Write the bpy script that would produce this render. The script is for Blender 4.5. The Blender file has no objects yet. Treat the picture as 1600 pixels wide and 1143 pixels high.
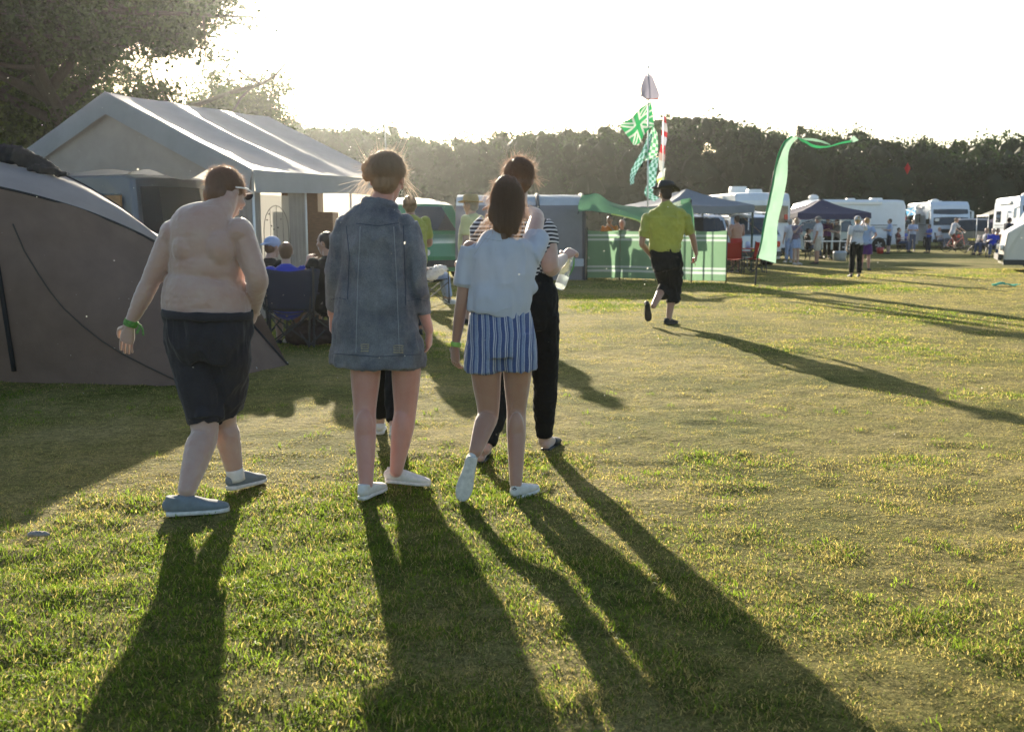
import bpy, bmesh, math, random
import numpy as np
from mathutils import Vector, Matrix, noise, Quaternion
from mathutils.bvhtree import BVHTree
R = math.radians
random.seed(7); rng = np.random.default_rng(7)
S = bpy.context.scene; COL = S.collection
# ---------------- camera ----------------
FPX = 1555.0; CAMH = 1.40; PITCH = R(8.1)
cd = bpy.data.cameras.new('camera'); cam = bpy.data.objects.new('camera', cd); COL.objects.link(cam)
cd.sensor_width = 36; cd.lens = 36*FPX/1600; cd.clip_end = 3000; cd.clip_start = .05
cam.location = (0, 0, CAMH); cam.rotation_euler = (R(90)-PITCH, 0, 0); S.camera = cam
cd.dof.use_dof = True; cd.dof.focus_distance = 5.3; cd.dof.aperture_fstop = 4.5
# ---------------- sky, sun, exposure ----------------
AZ = R(-12.04); EL = R(15.3)
SUN = Vector((math.sin(AZ)*math.cos(EL), math.cos(AZ)*math.cos(EL), math.sin(EL)))
w = bpy.data.worlds.new('World'); S.world = w; w.use_nodes = True
nt = w.node_tree; nt.nodes.clear()
sky = nt.nodes.new('ShaderNodeTexSky'); sky.sky_type = 'NISHITA'; sky.sun_disc = False
sky.sun_elevation = EL; sky.sun_rotation = AZ; sky.dust_density = 1.3; sky.air_density = 1.0; sky.ozone_density = 1.0
bg = nt.nodes.new('ShaderNodeBackground'); bg.inputs[1].default_value = 0.083
wo = nt.nodes.new('ShaderNodeOutputWorld')
nt.links.new(sky.outputs[0], bg.inputs[0]); nt.links.new(bg.outputs[0], wo.inputs[0])
sl = bpy.data.lights.new('sun', 'SUN'); sl.energy = 5.0; sl.angle = R(.6); sl.color = (1, .87, .68)
so = bpy.data.objects.new('sun', sl); COL.objects.link(so); so.rotation_euler = SUN.to_track_quat('Z', 'Y').to_euler()
S.view_settings.view_transform = 'Standard'; S.view_settings.look = 'None'
S.view_settings.exposure = 1.55; S.view_settings.gamma = 1
S.cycles.max_bounces = 6; S.cycles.transparent_max_bounces = 12; S.cycles.volume_bounces = 1
S.cycles.use_denoising = True
# ---------------- pixel -> place ----------------
_c, _s = math.cos(PITCH), math.sin(PITCH)
def ray(px, py):
    u = (px-800)/FPX; v = -(py-571.5)/FPX
    return Vector((u, _c+v*_s, -_s+v*_c))
def G(px, py, z=0.0):
    d = ray(px, py); t = (z-CAMH)/d.z
    return Vector((d.x*t, d.y*t, z))
def J(px, py, Y):
    d = ray(px, py); t = Y/d.y
    return Vector((d.x*t, Y, CAMH+d.z*t))
# ---------------- tags & linking ----------------
def tag(o, label=None, cat=None, group=None, kind=None):
    if label: o['label'] = label
    if cat: o['category'] = cat
    if group: o['group'] = group
    if kind: o['kind'] = kind
    return o
def thing(name, loc, label, cat, group=None, rz=0):
    o = bpy.data.objects.new(name, None); COL.objects.link(o); o.location = loc; o.rotation_euler = (0, 0, rz)
    o.empty_display_size = .1
    return tag(o, label, cat, group)
def local(root, v):
    return Matrix.Rotation(-root.rotation_euler.z, 3, 'Z') @ (Vector(v)-root.location)
def wpos(root):
    m = Matrix.Identity(4); o = root
    while o is not None:
        m = Matrix.LocRotScale(o.location, o.rotation_euler, o.scale) @ m; o = o.parent
    return m
def link(name, me, mat=None, parent=None, world=True, smooth=True):
    o = bpy.data.objects.new(name, me); COL.objects.link(o)
    if mat is not None:
        me.materials.clear()
        for m in (mat if isinstance(mat, (list, tuple)) else [mat]): me.materials.append(m)
    if smooth and len(me.polygons): me.polygons.foreach_set('use_smooth', [True]*len(me.polygons))
    if parent is not None:
        if world: me.transform(wpos(parent).inverted())
        o.parent = parent
    return o
# ---------------- mesh builder ----------------
class MB:
    def __init__(s): s.v = []; s.f = []; s.mi = []
    def add(s, vs, fs, mi=0):
        b = len(s.v); s.v += [tuple(x) for x in vs]; s.f += [tuple(i+b for i in f) for f in fs]; s.mi += [mi]*len(fs)
    def box(s, c, size, rot=None, mi=0):
        c = Vector(c); M = rot if rot is not None else Matrix.Identity(3)
        vs = [c+M@Vector((sx*size[0]/2, sy*size[1]/2, sz*size[2]/2)) for sz in (-1, 1) for sy in (-1, 1) for sx in (-1, 1)]
        s.add(vs, [(0, 2, 3, 1), (4, 5, 7, 6), (0, 1, 5, 4), (2, 6, 7, 3), (0, 4, 6, 2), (1, 3, 7, 5)], mi)
    def quad(s, a, b, c, d, mi=0): s.add([a, b, c, d], [(0, 1, 2, 3)], mi)
    def loft(s, rings, seg=20, sub=4, U=(1, 0, 0), cap=True, p=2.0, mi=0, closed=False):
        # rings: (centre, half width along U, half depth)
        P = [Vector(r[0]) for r in rings]; A = [r[1] for r in rings]; B = [r[2] if len(r) > 2 else r[1] for r in rings]
        US = [Vector(r[3]) if len(r) > 3 else Vector(U) for r in rings]
        n = len(P); C = []; a_ = []; b_ = []; u_ = []
        def cr(L, i, t):
            p0, p1, p2, p3 = L[max(i-1, 0)], L[i], L[i+1], L[min(i+2, n-1)]
            return .5*((2*p1)+(p2-p0)*t+(2*p0-5*p1+4*p2-p3)*t*t+(3*p1-p0-3*p2+p3)*t**3)
        for i in range(n-1):
            for k in range(sub):
                t = k/sub; C.append(cr(P, i, t)); a_.append(max(cr(A, i, t), 1e-4)); b_.append(max(cr(B, i, t), 1e-4)); u_.append(cr(US, i, t))
        C.append(P[-1]); a_.append(A[-1]); b_.append(B[-1]); u_.append(US[-1])
        m = len(C); T = [(C[min(i+1, m-1)]-C[max(i-1, 0)]).normalized() for i in range(m)]
        if cap == 'round':
            def ends(c, t, a, b, u, sgn):
                out = []; r = min(a, b)
                for q in (.35, .7, .93):
                    k = math.sqrt(1-q*q); out.append((c+t*sgn*r*q, a*k, b*k, u, t))
                return out
            E0 = ends(C[0], T[0], a_[0], b_[0], u_[0], -1)[::-1]; E1 = ends(C[-1], T[-1], a_[-1], b_[-1], u_[-1], 1)
            L = E0+list(zip(C, a_, b_, u_, T))+E1
        else: L = list(zip(C, a_, b_, u_, T))
        vs = []
        for c, a, b, u, t in L:
            uu = (u-t*u.dot(t)); uu = uu.normalized() if uu.length > 1e-5 else t.orthogonal().normalized(); vv = t.cross(uu)
            for k in range(seg):
                th = 2*math.pi*k/seg; cx, sy = math.cos(th), math.sin(th)
                if p != 2.0:
                    cx = math.copysign(abs(cx)**(2/p), cx); sy = math.copysign(abs(sy)**(2/p), sy)
                vs.append(c+uu*a*cx+vv*b*sy)
        fs = [(i*seg+k, i*seg+(k+1) % seg, (i+1)*seg+(k+1) % seg, (i+1)*seg+k) for i in range(len(L)-1) for k in range(seg)]
        if cap: fs += [tuple(range(seg))[::-1], tuple((len(L)-1)*seg+k for k in range(seg))]
        s.add(vs, fs, mi)
    def tube(s, pts, r, seg=8, sub=3, mi=0, cap=True):
        n = len(pts); rr = r if isinstance(r, (list, tuple)) else [r]*n
        s.loft([(p, q, q) for p, q in zip(pts, rr)], seg, sub, U=(Vector(pts[1])-Vector(pts[0])).orthogonal(), mi=mi, cap=cap)
    def rod(s, a, b, r, seg=8, mi=0): s.tube([Vector(a), Vector(b)], r, seg, 1, mi)
    def blob(s, c, rad, M=None, seg=20, mi=0):
        c = Vector(c); M = M or Matrix.Identity(3); n = seg//2; vs = []
        for i in range(1, n):
            ph = math.pi*i/n
            for k in range(seg):
                th = 2*math.pi*k/seg
                vs.append(c+M@Vector((rad[0]*math.sin(ph)*math.cos(th), rad[1]*math.sin(ph)*math.sin(th), rad[2]*math.cos(ph))))
        b = len(vs); vs += [c+M@Vector((0, 0, rad[2])), c-M@Vector((0, 0, rad[2]))]
        fs = [(i*seg+k, (i+1)*seg+k, (i+1)*seg+(k+1) % seg, i*seg+(k+1) % seg) for i in range(n-2) for k in range(seg)]
        fs += [(b, k, (k+1) % seg) for k in range(seg)]+[(b+1, (n-2)*seg+(k+1) % seg, (n-2)*seg+k) for k in range(seg)]
        s.add(vs, fs, mi)
    def mesh(s, name='m'):
        me = bpy.data.meshes.new(name); me.from_pydata(s.v, [], s.f); me.polygons.foreach_set('material_index', s.mi); me.update(); return me
    def build(s, name, mat, parent=None, world=True, smooth=False):
        return link(name, s.mesh(name), mat, parent, world, smooth)
def evalmesh(me, mods):
    o = bpy.data.objects.new('tmp', me); COL.objects.link(o)
    for t, kw in mods:
        m = o.modifiers.new(t, t)
        for k, v in kw.items(): setattr(m, k, v)
    dg = bpy.context.evaluated_depsgraph_get(); r = bpy.data.meshes.new_from_object(o.evaluated_get(dg))
    bpy.data.objects.remove(o); return r
def organic(mb, vox, smooth=3, fac=.5):
    return evalmesh(mb.mesh(), [('REMESH', dict(mode='VOXEL', voxel_size=vox)), ('SMOOTH', dict(iterations=smooth, factor=fac))])
def subsurf(mb, lv=2): return evalmesh(mb.mesh(), [('SUBSURF', dict(levels=lv, render_levels=lv))])
def co_np(me):
    a = np.empty(len(me.vertices)*3, 'f'); me.vertices.foreach_get('co', a); return a.reshape(-1, 3)
def set_np(me, a): me.vertices.foreach_set('co', a.astype('f').ravel()); me.update()
def nrm_np(me):
    a = np.empty(len(me.vertices)*3, 'f'); me.vertices.foreach_get('normal', a); return a.reshape(-1, 3)
# vectorised value noise
_perm = rng.random((64, 64, 64)).astype('f')
def vnoise(p):
    p = np.asarray(p, 'f'); i = np.floor(p).astype(int); f = p-i; f = f*f*(3-2*f); r = 0
    for dx in (0, 1):
        for dy in (0, 1):
            for dz in (0, 1):
                wgt = (f[:, 0] if dx else 1-f[:, 0])*(f[:, 1] if dy else 1-f[:, 1])*(f[:, 2] if dz else 1-f[:, 2])
                r = r+wgt*_perm[(i[:, 0]+dx) % 64, (i[:, 1]+dy) % 64, (i[:, 2]+dz) % 64]
    return r
def fbm(p, o=3):
    r = 0; a = .5; t = 0; p = np.asarray(p, 'f')
    for k in range(o): r = r+a*vnoise(p*2**k+k*17.3); t += a; a *= .5
    return r/t
def wrinkle(me, amp, scale, seed=0, mask=None):
    c = co_np(me); n = nrm_np(me); sc = np.array(scale, 'f')
    d = fbm(c*sc+seed*9.1, 3)-.5; d2 = 1-2*np.abs(fbm(c*sc*1.7+seed*5.3+40, 2)-.5)*2
    d = (d*1.2+(d2-.6)*.5)*amp
    if mask is not None: d = d*mask(c)
    set_np(me, c+n*d[:, None])
# ---------------- materials ----------------
def M(name, col, rough=.6, var=0.0, vs=8.0, bump=0.0, bs=60.0, trans=0.0, spec=.5, metal=0.0, sss=0.0, sheen=0.0, tcol=None, alpha=1, col2=None, obj=True, coat=0, dist=.01, stretch=(1, 1, 1)):
    m = bpy.data.materials.new(name); m.use_nodes = True; t = m.node_tree; N = t.nodes; L = t.links; b = N['Principled BSDF']; out = N['Material Output']
    b.inputs['Roughness'].default_value = rough; b.inputs['Metallic'].default_value = metal; b.inputs['Specular IOR Level'].default_value = spec
    b.inputs['Alpha'].default_value = alpha; b.inputs['Coat Weight'].default_value = coat
    if sheen: b.inputs['Sheen Weight'].default_value = sheen; b.inputs['Sheen Roughness'].default_value = .5
    if sss: b.inputs['Subsurface Weight'].default_value = sss; b.inputs['Subsurface Radius'].default_value = (1, .25, .1); b.inputs['Subsurface Scale'].default_value = .018
    c = (*col, 1); tc = N.new('ShaderNodeTexCoord'); mp = N.new('ShaderNodeMapping'); L.new(tc.outputs['Object'], mp.inputs[0]); mp.inputs['Scale'].default_value = stretch
    src = None
    if var or col2:
        n = N.new('ShaderNodeTexNoise'); n.inputs['Scale'].default_value = vs; n.inputs['Detail'].default_value = 6; n.inputs['Roughness'].default_value = .62; L.new(mp.outputs[0], n.inputs[0])
        mx = N.new('ShaderNodeMix'); mx.data_type = 'RGBA'; rr = N.new('ShaderNodeMapRange'); L.new(n.outputs[0], rr.inputs[0]); rr.inputs[1].default_value = .3; rr.inputs[2].default_value = .7
        L.new(rr.outputs[0], mx.inputs[0])
        hi = (*[min(1, x*(1+var)) for x in col], 1); lo = (*[x*(1-var) for x in col], 1)
        mx.inputs[6].default_value = lo if not col2 else c; mx.inputs[7].default_value = hi if not col2 else (*col2, 1)
        src = mx.outputs[2]; L.new(src, b.inputs['Base Color'])
    else: b.inputs['Base Color'].default_value = c
    if bump:
        n2 = N.new('ShaderNodeTexNoise'); n2.inputs['Scale'].default_value = bs; n2.inputs['Detail'].default_value = 4; L.new(mp.outputs[0], n2.inputs[0])
        bp = N.new('ShaderNodeBump'); bp.inputs['Strength'].default_value = bump; bp.inputs['Distance'].default_value = dist; L.new(n2.outputs[0], bp.inputs['Height']); L.new(bp.outputs[0], b.inputs['Normal'])
    if trans:
        tr = N.new('ShaderNodeBsdfTranslucent'); tr.inputs[0].default_value = (*(tcol or col), 1); ms = N.new('ShaderNodeMixShader'); ms.inputs[0].default_value = trans
        if src is not None and not tcol: L.new(src, tr.inputs[0])
        L.new(b.outputs[0], ms.inputs[1]); L.new(tr.outputs[0], ms.inputs[2]); L.new(ms.outputs[0], out.inputs[0])
    m['src'] = 1
    return m
def mcol(m, fn):
    # fn(nodes, links, texcoord_object_output) -> colour socket that replaces the base colour (and translucent colour)
    t = m.node_tree; N = t.nodes; L = t.links; tc = [n for n in N if n.type == 'TEX_COORD'][0]
    s = fn(N, L, tc.outputs['Object']); L.new(s, N['Principled BSDF'].inputs['Base Color'])
    for n in N:
        if n.type == 'BSDF_TRANSLUCENT': L.new(s, n.inputs[0])
    return m
# ================= GROUND =================
def hgt(x, y):
    p = np.stack([x, y, x*0], 1)
    d = np.sqrt(x*x+y*y); k = 1/(1+(d/14)**2)
    return (-.002+(fbm(p*1.3+3, 3)-.5)*.06*k+(fbm(p*6.5+31, 2)-.5)*.035*k)
def axis(lo, hi, a, b, st):
    c = list(np.arange(a, b, st)); s = st; x = a
    L = []
    while x > lo: s *= 1.12; x -= s; L.append(x)
    s = st; x = c[-1]; Rr = []
    while x < hi: s *= 1.12; x += s; Rr.append(x)
    return np.array(L[::-1]+c+Rr)
xs = axis(-900, 900, -5, 7, .05); ys = axis(-300, 1400, 1.8, 13, .05)
X, Yg = np.meshgrid(xs, ys); nx, ny = len(xs), len(ys)
V = np.stack([X.ravel(), Yg.ravel(), hgt(X.ravel(), Yg.ravel())], 1)
i = np.arange(nx*ny).reshape(ny, nx); F = np.stack([i[:-1, :-1], i[:-1, 1:], i[1:, 1:], i[1:, :-1]], -1).reshape(-1, 4)
def npmesh(name, V, F):
    me = bpy.data.meshes.new(name); nf, k = F.shape
    me.vertices.add(len(V)); me.vertices.foreach_set('co', V.astype('f').ravel())
    me.loops.add(nf*k); me.loops.foreach_set('vertex_index', F.astype('i').ravel())
    me.polygons.add(nf); me.polygons.foreach_set('loop_start', np.arange(nf, dtype='i')*k)
    me.update(calc_edges=True); return me
gm = M('turf', (.17, .15, .06), .95, spec=.1)
def turf(N, L, o):
    def nz(sc, d=6):
        n = N.new('ShaderNodeTexNoise'); n.inputs['Scale'].default_value = sc; n.inputs['Detail'].default_value = d; n.inputs['Roughness'].default_value = .65; L.new(o, n.inputs[0]); return n.outputs[0]
    def ramp(s, st):
        r = N.new('ShaderNodeValToRGB'); e = r.color_ramp.elements
        while len(e) < len(st): e.new(.5)
        for q, (p, c) in zip(e, st): q.position = p; q.color = (*c, 1)
        L.new(s, r.inputs[0]); return r.outputs[0]
    a = ramp(nz(.55, 9), [(.34, (.17, .20, .035)), (.44, (.30, .29, .07)), (.54, (.47, .40, .14)), (.64, (.58, .48, .20))])
    b = ramp(nz(9), [(.3, (.40, .42, .35)), (.7, (1, 1, 1))]); b2 = ramp(nz(32, 5), [(.34, (.35, .36, .30)), (.6, (1, 1, .98))])
    c = ramp(nz(110, 3), [(.35, (.30, .32, .28)), (.62, (1.0, 1.0, 1.0))])
    for q in (b, b2, c):
        mx = N.new('ShaderNodeMix'); mx.data_type = 'RGBA'; mx.blend_type = 'MULTIPLY'; mx.inputs[0].default_value = .8; L.new(a, mx.inputs[6]); L.new(q, mx.inputs[7]); a = mx.outputs[2]
    bp = N.new('ShaderNodeBump'); bp.inputs['Strength'].default_value = .9; bp.inputs['Distance'].default_value = .06
    L.new(nz(25, 8), bp.inputs['Height']); L.new(bp.outputs[0], N['Principled BSDF'].inputs['Normal'])
    return a
mcol(gm, turf)
g = link('ground', npmesh('ground', V, F), gm); tag(g, kind='structure')
# ================= GRASS BLADES =================
def lush(x, y):
    p = np.stack([x, y, x*0], 1)
    v = fbm(p*.45+np.array([5.2, 1.7, 0]), 4)*.8+.1+(fbm(p*2.6+9, 3)-.5)*.35
    v = v+.13*np.clip((-x+.1)/2.0, -1.3, 1)*np.clip((6.5-y)/3, .25, 1)-.045*np.clip(x, 0, 1)       # greener in the near left corner
    v = v+.15*np.exp(-((x-1.35)**2/.7+(y-5.6)**2/1.6))-.03
    return np.clip((v-.40)/.22, 0, 1)
def blades():
    VV = []; FF = []; CC = []; base = 0
    Ys = [2.0, 2.7, 3.5, 4.5, 6, 8, 11, 15, 21, 32]
    for y0, y1 in zip(Ys[:-1], Ys[1:]):
        ym = (y0+y1)/2; dens = 15000 if ym < 3.6 else 15000*(3.6/ym)**1.5
        hw = .56*y1+.7; n = int(dens*(y1-y0)*2*hw)
        x = rng.uniform(-hw, hw, n); y = rng.uniform(y0, y1, n); lu = lush(x, y)
        cl = fbm(np.stack([x, y, x*0], 1)*7+50, 2)
        keep = rng.random(n) < (.70+.30*lu)*(.55+.6*np.clip((cl-.3)*2.2, 0, 1)); x, y, lu, cl = x[keep], y[keep], lu[keep], cl[keep]; n = len(x)
        h = (.010+.013*lu+.013*np.clip(cl-.45, 0, 1)*2)*rng.uniform(.5, 1.35, n)*(1+.3*(rng.random(n) > .985))
        wd = (.0011+.0007*lu)*max(1, ym/4.0)*rng.uniform(.7, 1.3, n); h = h*max(1, (ym/6)**.35)
        az = rng.uniform(0, 2*np.pi, n); lean = rng.uniform(.2, 2.0, n)*(1.2-.35*lu); fa = rng.uniform(0, 2*np.pi, n)
        z = hgt(x, y)-.003; P = np.stack([x, y, z], 1)
        wv = np.stack([np.cos(fa), np.sin(fa), 0*fa], 1)*wd[:, None]
        ld = np.stack([np.cos(az), np.sin(az), 0*az], 1)
        up = np.array([0, 0, 1.])
        mid = P+up*(h*.6)[:, None]+ld*(h*.35*lean)[:, None]; tip = mid+up*(h*.35*np.clip(1.1-lean*.55, -.1, 1))[:, None]+ld*(h*.55*lean)[:, None]
        dead = rng.random(n) < (.80-.62*lu); r = rng.random((n, 1))
        gcol = np.array([.065, .115, .016])*(1-r)+np.array([.165, .205, .032])*r
        dcol = np.array([.26, .20, .085])*(1-r)+np.array([.44, .355, .17])*r
        c = np.where(dead[:, None], dcol, gcol)*(.58+.45*rng.random((n, 1)))
        if ym < 7:
            vs = np.stack([P-wv, P+wv, mid+wv*.75, mid-wv*.75, tip], 1).reshape(-1, 3); b = base+np.arange(n)*5
            FF.append(np.stack([b, b+1, b+2], 1)); FF.append(np.stack([b, b+2, b+3], 1)); FF.append(np.stack([b+3, b+2, b+4], 1)); k = 5
        else:
            vs = np.stack([P-wv, P+wv, (mid+tip)/2], 1).reshape(-1, 3); b = base+np.arange(n)*3; FF.append(np.stack([b, b+1, b+2], 1)); k = 3
        VV.append(vs); CC.append(np.repeat(c, k, 0)); base += n*k
    # taller tufts and weeds
    n = 2300; x = rng.uniform(-4.2, 4.6, n); y = rng.uniform(2.2, 8.5, n); kp = rng.random(n) < .08+.92*lush(x, y)**1.4; x, y = x[kp], y[kp]; q = 11; x = np.repeat(x, q)+rng.normal(0, .022, len(x)*q); y = np.repeat(y, q)+rng.normal(0, .022, len(y)*q); n = len(x)
    h = rng.uniform(.02, .046, n); wd = rng.uniform(.0014, .0028, n); az = rng.uniform(0, 6.283, n); fa = rng.uniform(0, 6.283, n); lean = rng.uniform(.2, 1.6, n); P = np.stack([x, y, hgt(x, y)-.003], 1); up = np.array([0, 0, 1.])
    wv = np.stack([np.cos(fa), np.sin(fa), 0*fa], 1)*wd[:, None]; ld = np.stack([np.cos(az), np.sin(az), 0*az], 1); mid = P+up*(h*.6)[:, None]+ld*(h*.35*lean)[:, None]; tip = mid+up*(h*.3*np.clip(1.1-lean*.6, -.2, 1))[:, None]+ld*(h*.6*lean)[:, None]
    r = rng.random((n, 1)); c = np.array([.075, .12, .014])*(1-r)+np.array([.17, .225, .03])*r
    vs = np.stack([P-wv, P+wv, mid+wv*.8, mid-wv*.8, tip], 1).reshape(-1, 3); b = base+np.arange(n)*5
    FF += [np.stack([b, b+1, b+2], 1), np.stack([b, b+2, b+3], 1), np.stack([b+3, b+2, b+4], 1)]; VV.append(vs); CC.append(np.repeat(c, 5, 0)); base += n*5
    V = np.concatenate(VV); F = np.concatenate(FF); C = np.concatenate(CC)
    me = npmesh('grass', V, F); at = me.color_attributes.new('tint', 'FLOAT_COLOR', 'POINT')
    at.data.foreach_set('color', np.concatenate([C, np.ones((len(C), 1))], 1).astype('f').ravel())
    print('blades verts', len(V)); return me
def attr_mat(name, rough, tr, spec=.3, boost=1.3):
    m = M(name, (.1, .1, .1), rough, trans=tr, spec=spec); t = m.node_tree; N = t.nodes; L = t.links
    a = N.new('ShaderNodeAttribute'); a.attribute_name = 'tint'; L.new(a.outputs[0], N['Principled BSDF'].inputs['Base Color'])
    mx = N.new('ShaderNodeMix'); mx.data_type = 'RGBA'; mx.blend_type = 'MULTIPLY'; mx.inputs[0].default_value = 1; mx.inputs[7].default_value = (boost, boost*1.05, boost*.7, 1); L.new(a.outputs[0], mx.inputs[6])
    for n in N:
        if n.type == 'BSDF_TRANSLUCENT': L.new(mx.outputs[2], n.inputs[0])
    return m
gr = link('grass', blades(), attr_mat('grass_blades', .6, .55, .2, 2.15), smooth=False)
tag(gr, 'short matted lawn grass, part green and part straw dry, lit from behind', 'grass', kind='stuff')
# ================= FOLIAGE =================
def leafcloud(cen, size, tint, flat=0.0):
    n = len(cen); a = rng.normal(size=(n, 3)); a /= np.linalg.norm(a, axis=1)[:, None]; b = rng.normal(size=(n, 3)); b = np.cross(a, b); b /= np.linalg.norm(b, axis=1)[:, None]
    s = (size*rng.uniform(.6, 1.4, n))[:, None]
    V = np.stack([cen-a*s*.5, cen+b*s*.3, cen+a*s*.5, cen-b*s*.3], 1).reshape(-1, 3); F = np.arange(n*4).reshape(n, 4)
    return V, F, np.repeat(tint, 4, 0)
def cloudmesh(name, V, F, C):
    me = npmesh(name, V, F); at = me.color_attributes.new('tint', 'FLOAT_COLOR', 'POINT')
    at.data.foreach_set('color', np.concatenate([C, np.ones((len(C), 1))], 1).astype('f').ravel()); return me
LEAF = attr_mat('leaves', .6, .26, .15, 1.05)
WOODM = attr_mat('wood_leaves', .6, .22, .2, 1.2)
BARK = M('bark', (.045, .038, .028), .95, var=.4, vs=14, bump=.8, bs=25, stretch=(1, 1, .25))
def wood():
    cen = []; tint = []; cores = MB()
    pts = []
    for row in range(3):
        x = -62.0
        while x < 78:
            t = (x+62)/140; yb = 84+10*math.sin(t*3.0)+row*6+random.uniform(-2, 2); hh = 9.1+1.9*math.exp(-((x+19)/10)**2)+row*.9+1.6*vn(x*.05, 3.1)+1.3*vn(x*.17, 8.2)+random.uniform(-.5, .5)+2.2*math.exp(-((x-17)/9)**2)
            pts.append((x, yb, hh)); x += random.uniform(1.8, 3.2)
    for x, y, h in pts:
        for zz in (2.6, 4.6, 6.2): cores.blob(np.array([x, y+1.5, zz]), (1.9, 1.2, 1.6), seg=12)
        for k in range(7):
            r = random.uniform(1.0, 2.0); a = random.uniform(0, 6.28); q = random.uniform(0, 2.4)
            c = np.array([x+math.cos(a)*q, y+math.sin(a)*q*.8-.5, h-r-random.random()**1.5*6.5])
            if k == 0: c = np.array([x, y, h-r])
            m = int(190*r*r/3); d = rng.normal(size=(m, 3)); d /= np.linalg.norm(d, axis=1)[:, None]
            lump = 1+.28*(fbm(d*2.3+c*3, 2)-.5)*2
            cen.append(c+d*r*(lump*rng.uniform(.6, 1.16, m))[:, None])
            base = np.array([.024, .050, .014])*random.uniform(.7, 1.4)+np.array([.008, .003, 0])*random.random(); tint.append(np.repeat(base[None], m, 0)*rng.uniform(.7, 1.35, (m, 1)))
            rc = r*(.84 if c[2] < h*.6 else .62); cores.blob(c, (rc, rc, rc), seg=12)
    # low hedge layer that closes the foot of the wood
    for x in np.arange(-62, 80, 1.6):
        t = (x+62)/140; yb = 82+10*math.sin(t*3.0)
        c = np.array([x, yb, 1.3+random.random()]); m = 60; d = rng.normal(size=(m, 3)); d /= np.linalg.norm(d, axis=1)[:, None]
        cen.append(c+d*np.array([1.5, 1.0, 2.4])*rng.uniform(.8, 1.1, (m, 1))); tint.append(np.repeat(np.array([[.03, .045, .014]]), m, 0)*rng.uniform(.6, 1.3, (m, 1)))
        cores.blob(c, (1.3, .8, 2.2), seg=12); cores.blob(c+np.array([.8, 9, 1.8]), (1.5, 1.2, 4.2), seg=12)
    cen = np.concatenate(cen); tint = np.concatenate(tint)
    V, F, C = leafcloud(cen, .32, tint); cv = np.array(cores.v); cv = cv+np.stack([fbm(cv*.8+11*k_, 3)-.5 for k_ in (1, 2, 3)], 1)*2.2
    cf = [f for f in cores.f]; tri = [(f[0], f[1], f[2], f[3]) if len(f) == 4 else (f[0], f[1], f[2], f[2]) for f in cf]
    q = np.array([f for f in cf if len(f) == 4])+len(V)
    V = np.concatenate([V, cv]); F = np.concatenate([F, q]); C = np.concatenate([C, np.repeat([[.022, .032, .012]], len(cv), 0)])
    print('wood quads', len(F)); return cloudmesh('wood', V, F, C)
def vn(a, b): return float(vnoise(np.array([[a+50, b, .5]]))[0])*2-1
wd = link('distant_wood', wood(), WOODM, smooth=False); tag(wd, 'long dark belt of woodland closing the far side of the field', 'woodland', kind='stuff')
def PX(v):
    return 800+FPX*v[0]/(v[1]*_c-(v[2]-CAMH)*_s)
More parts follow.
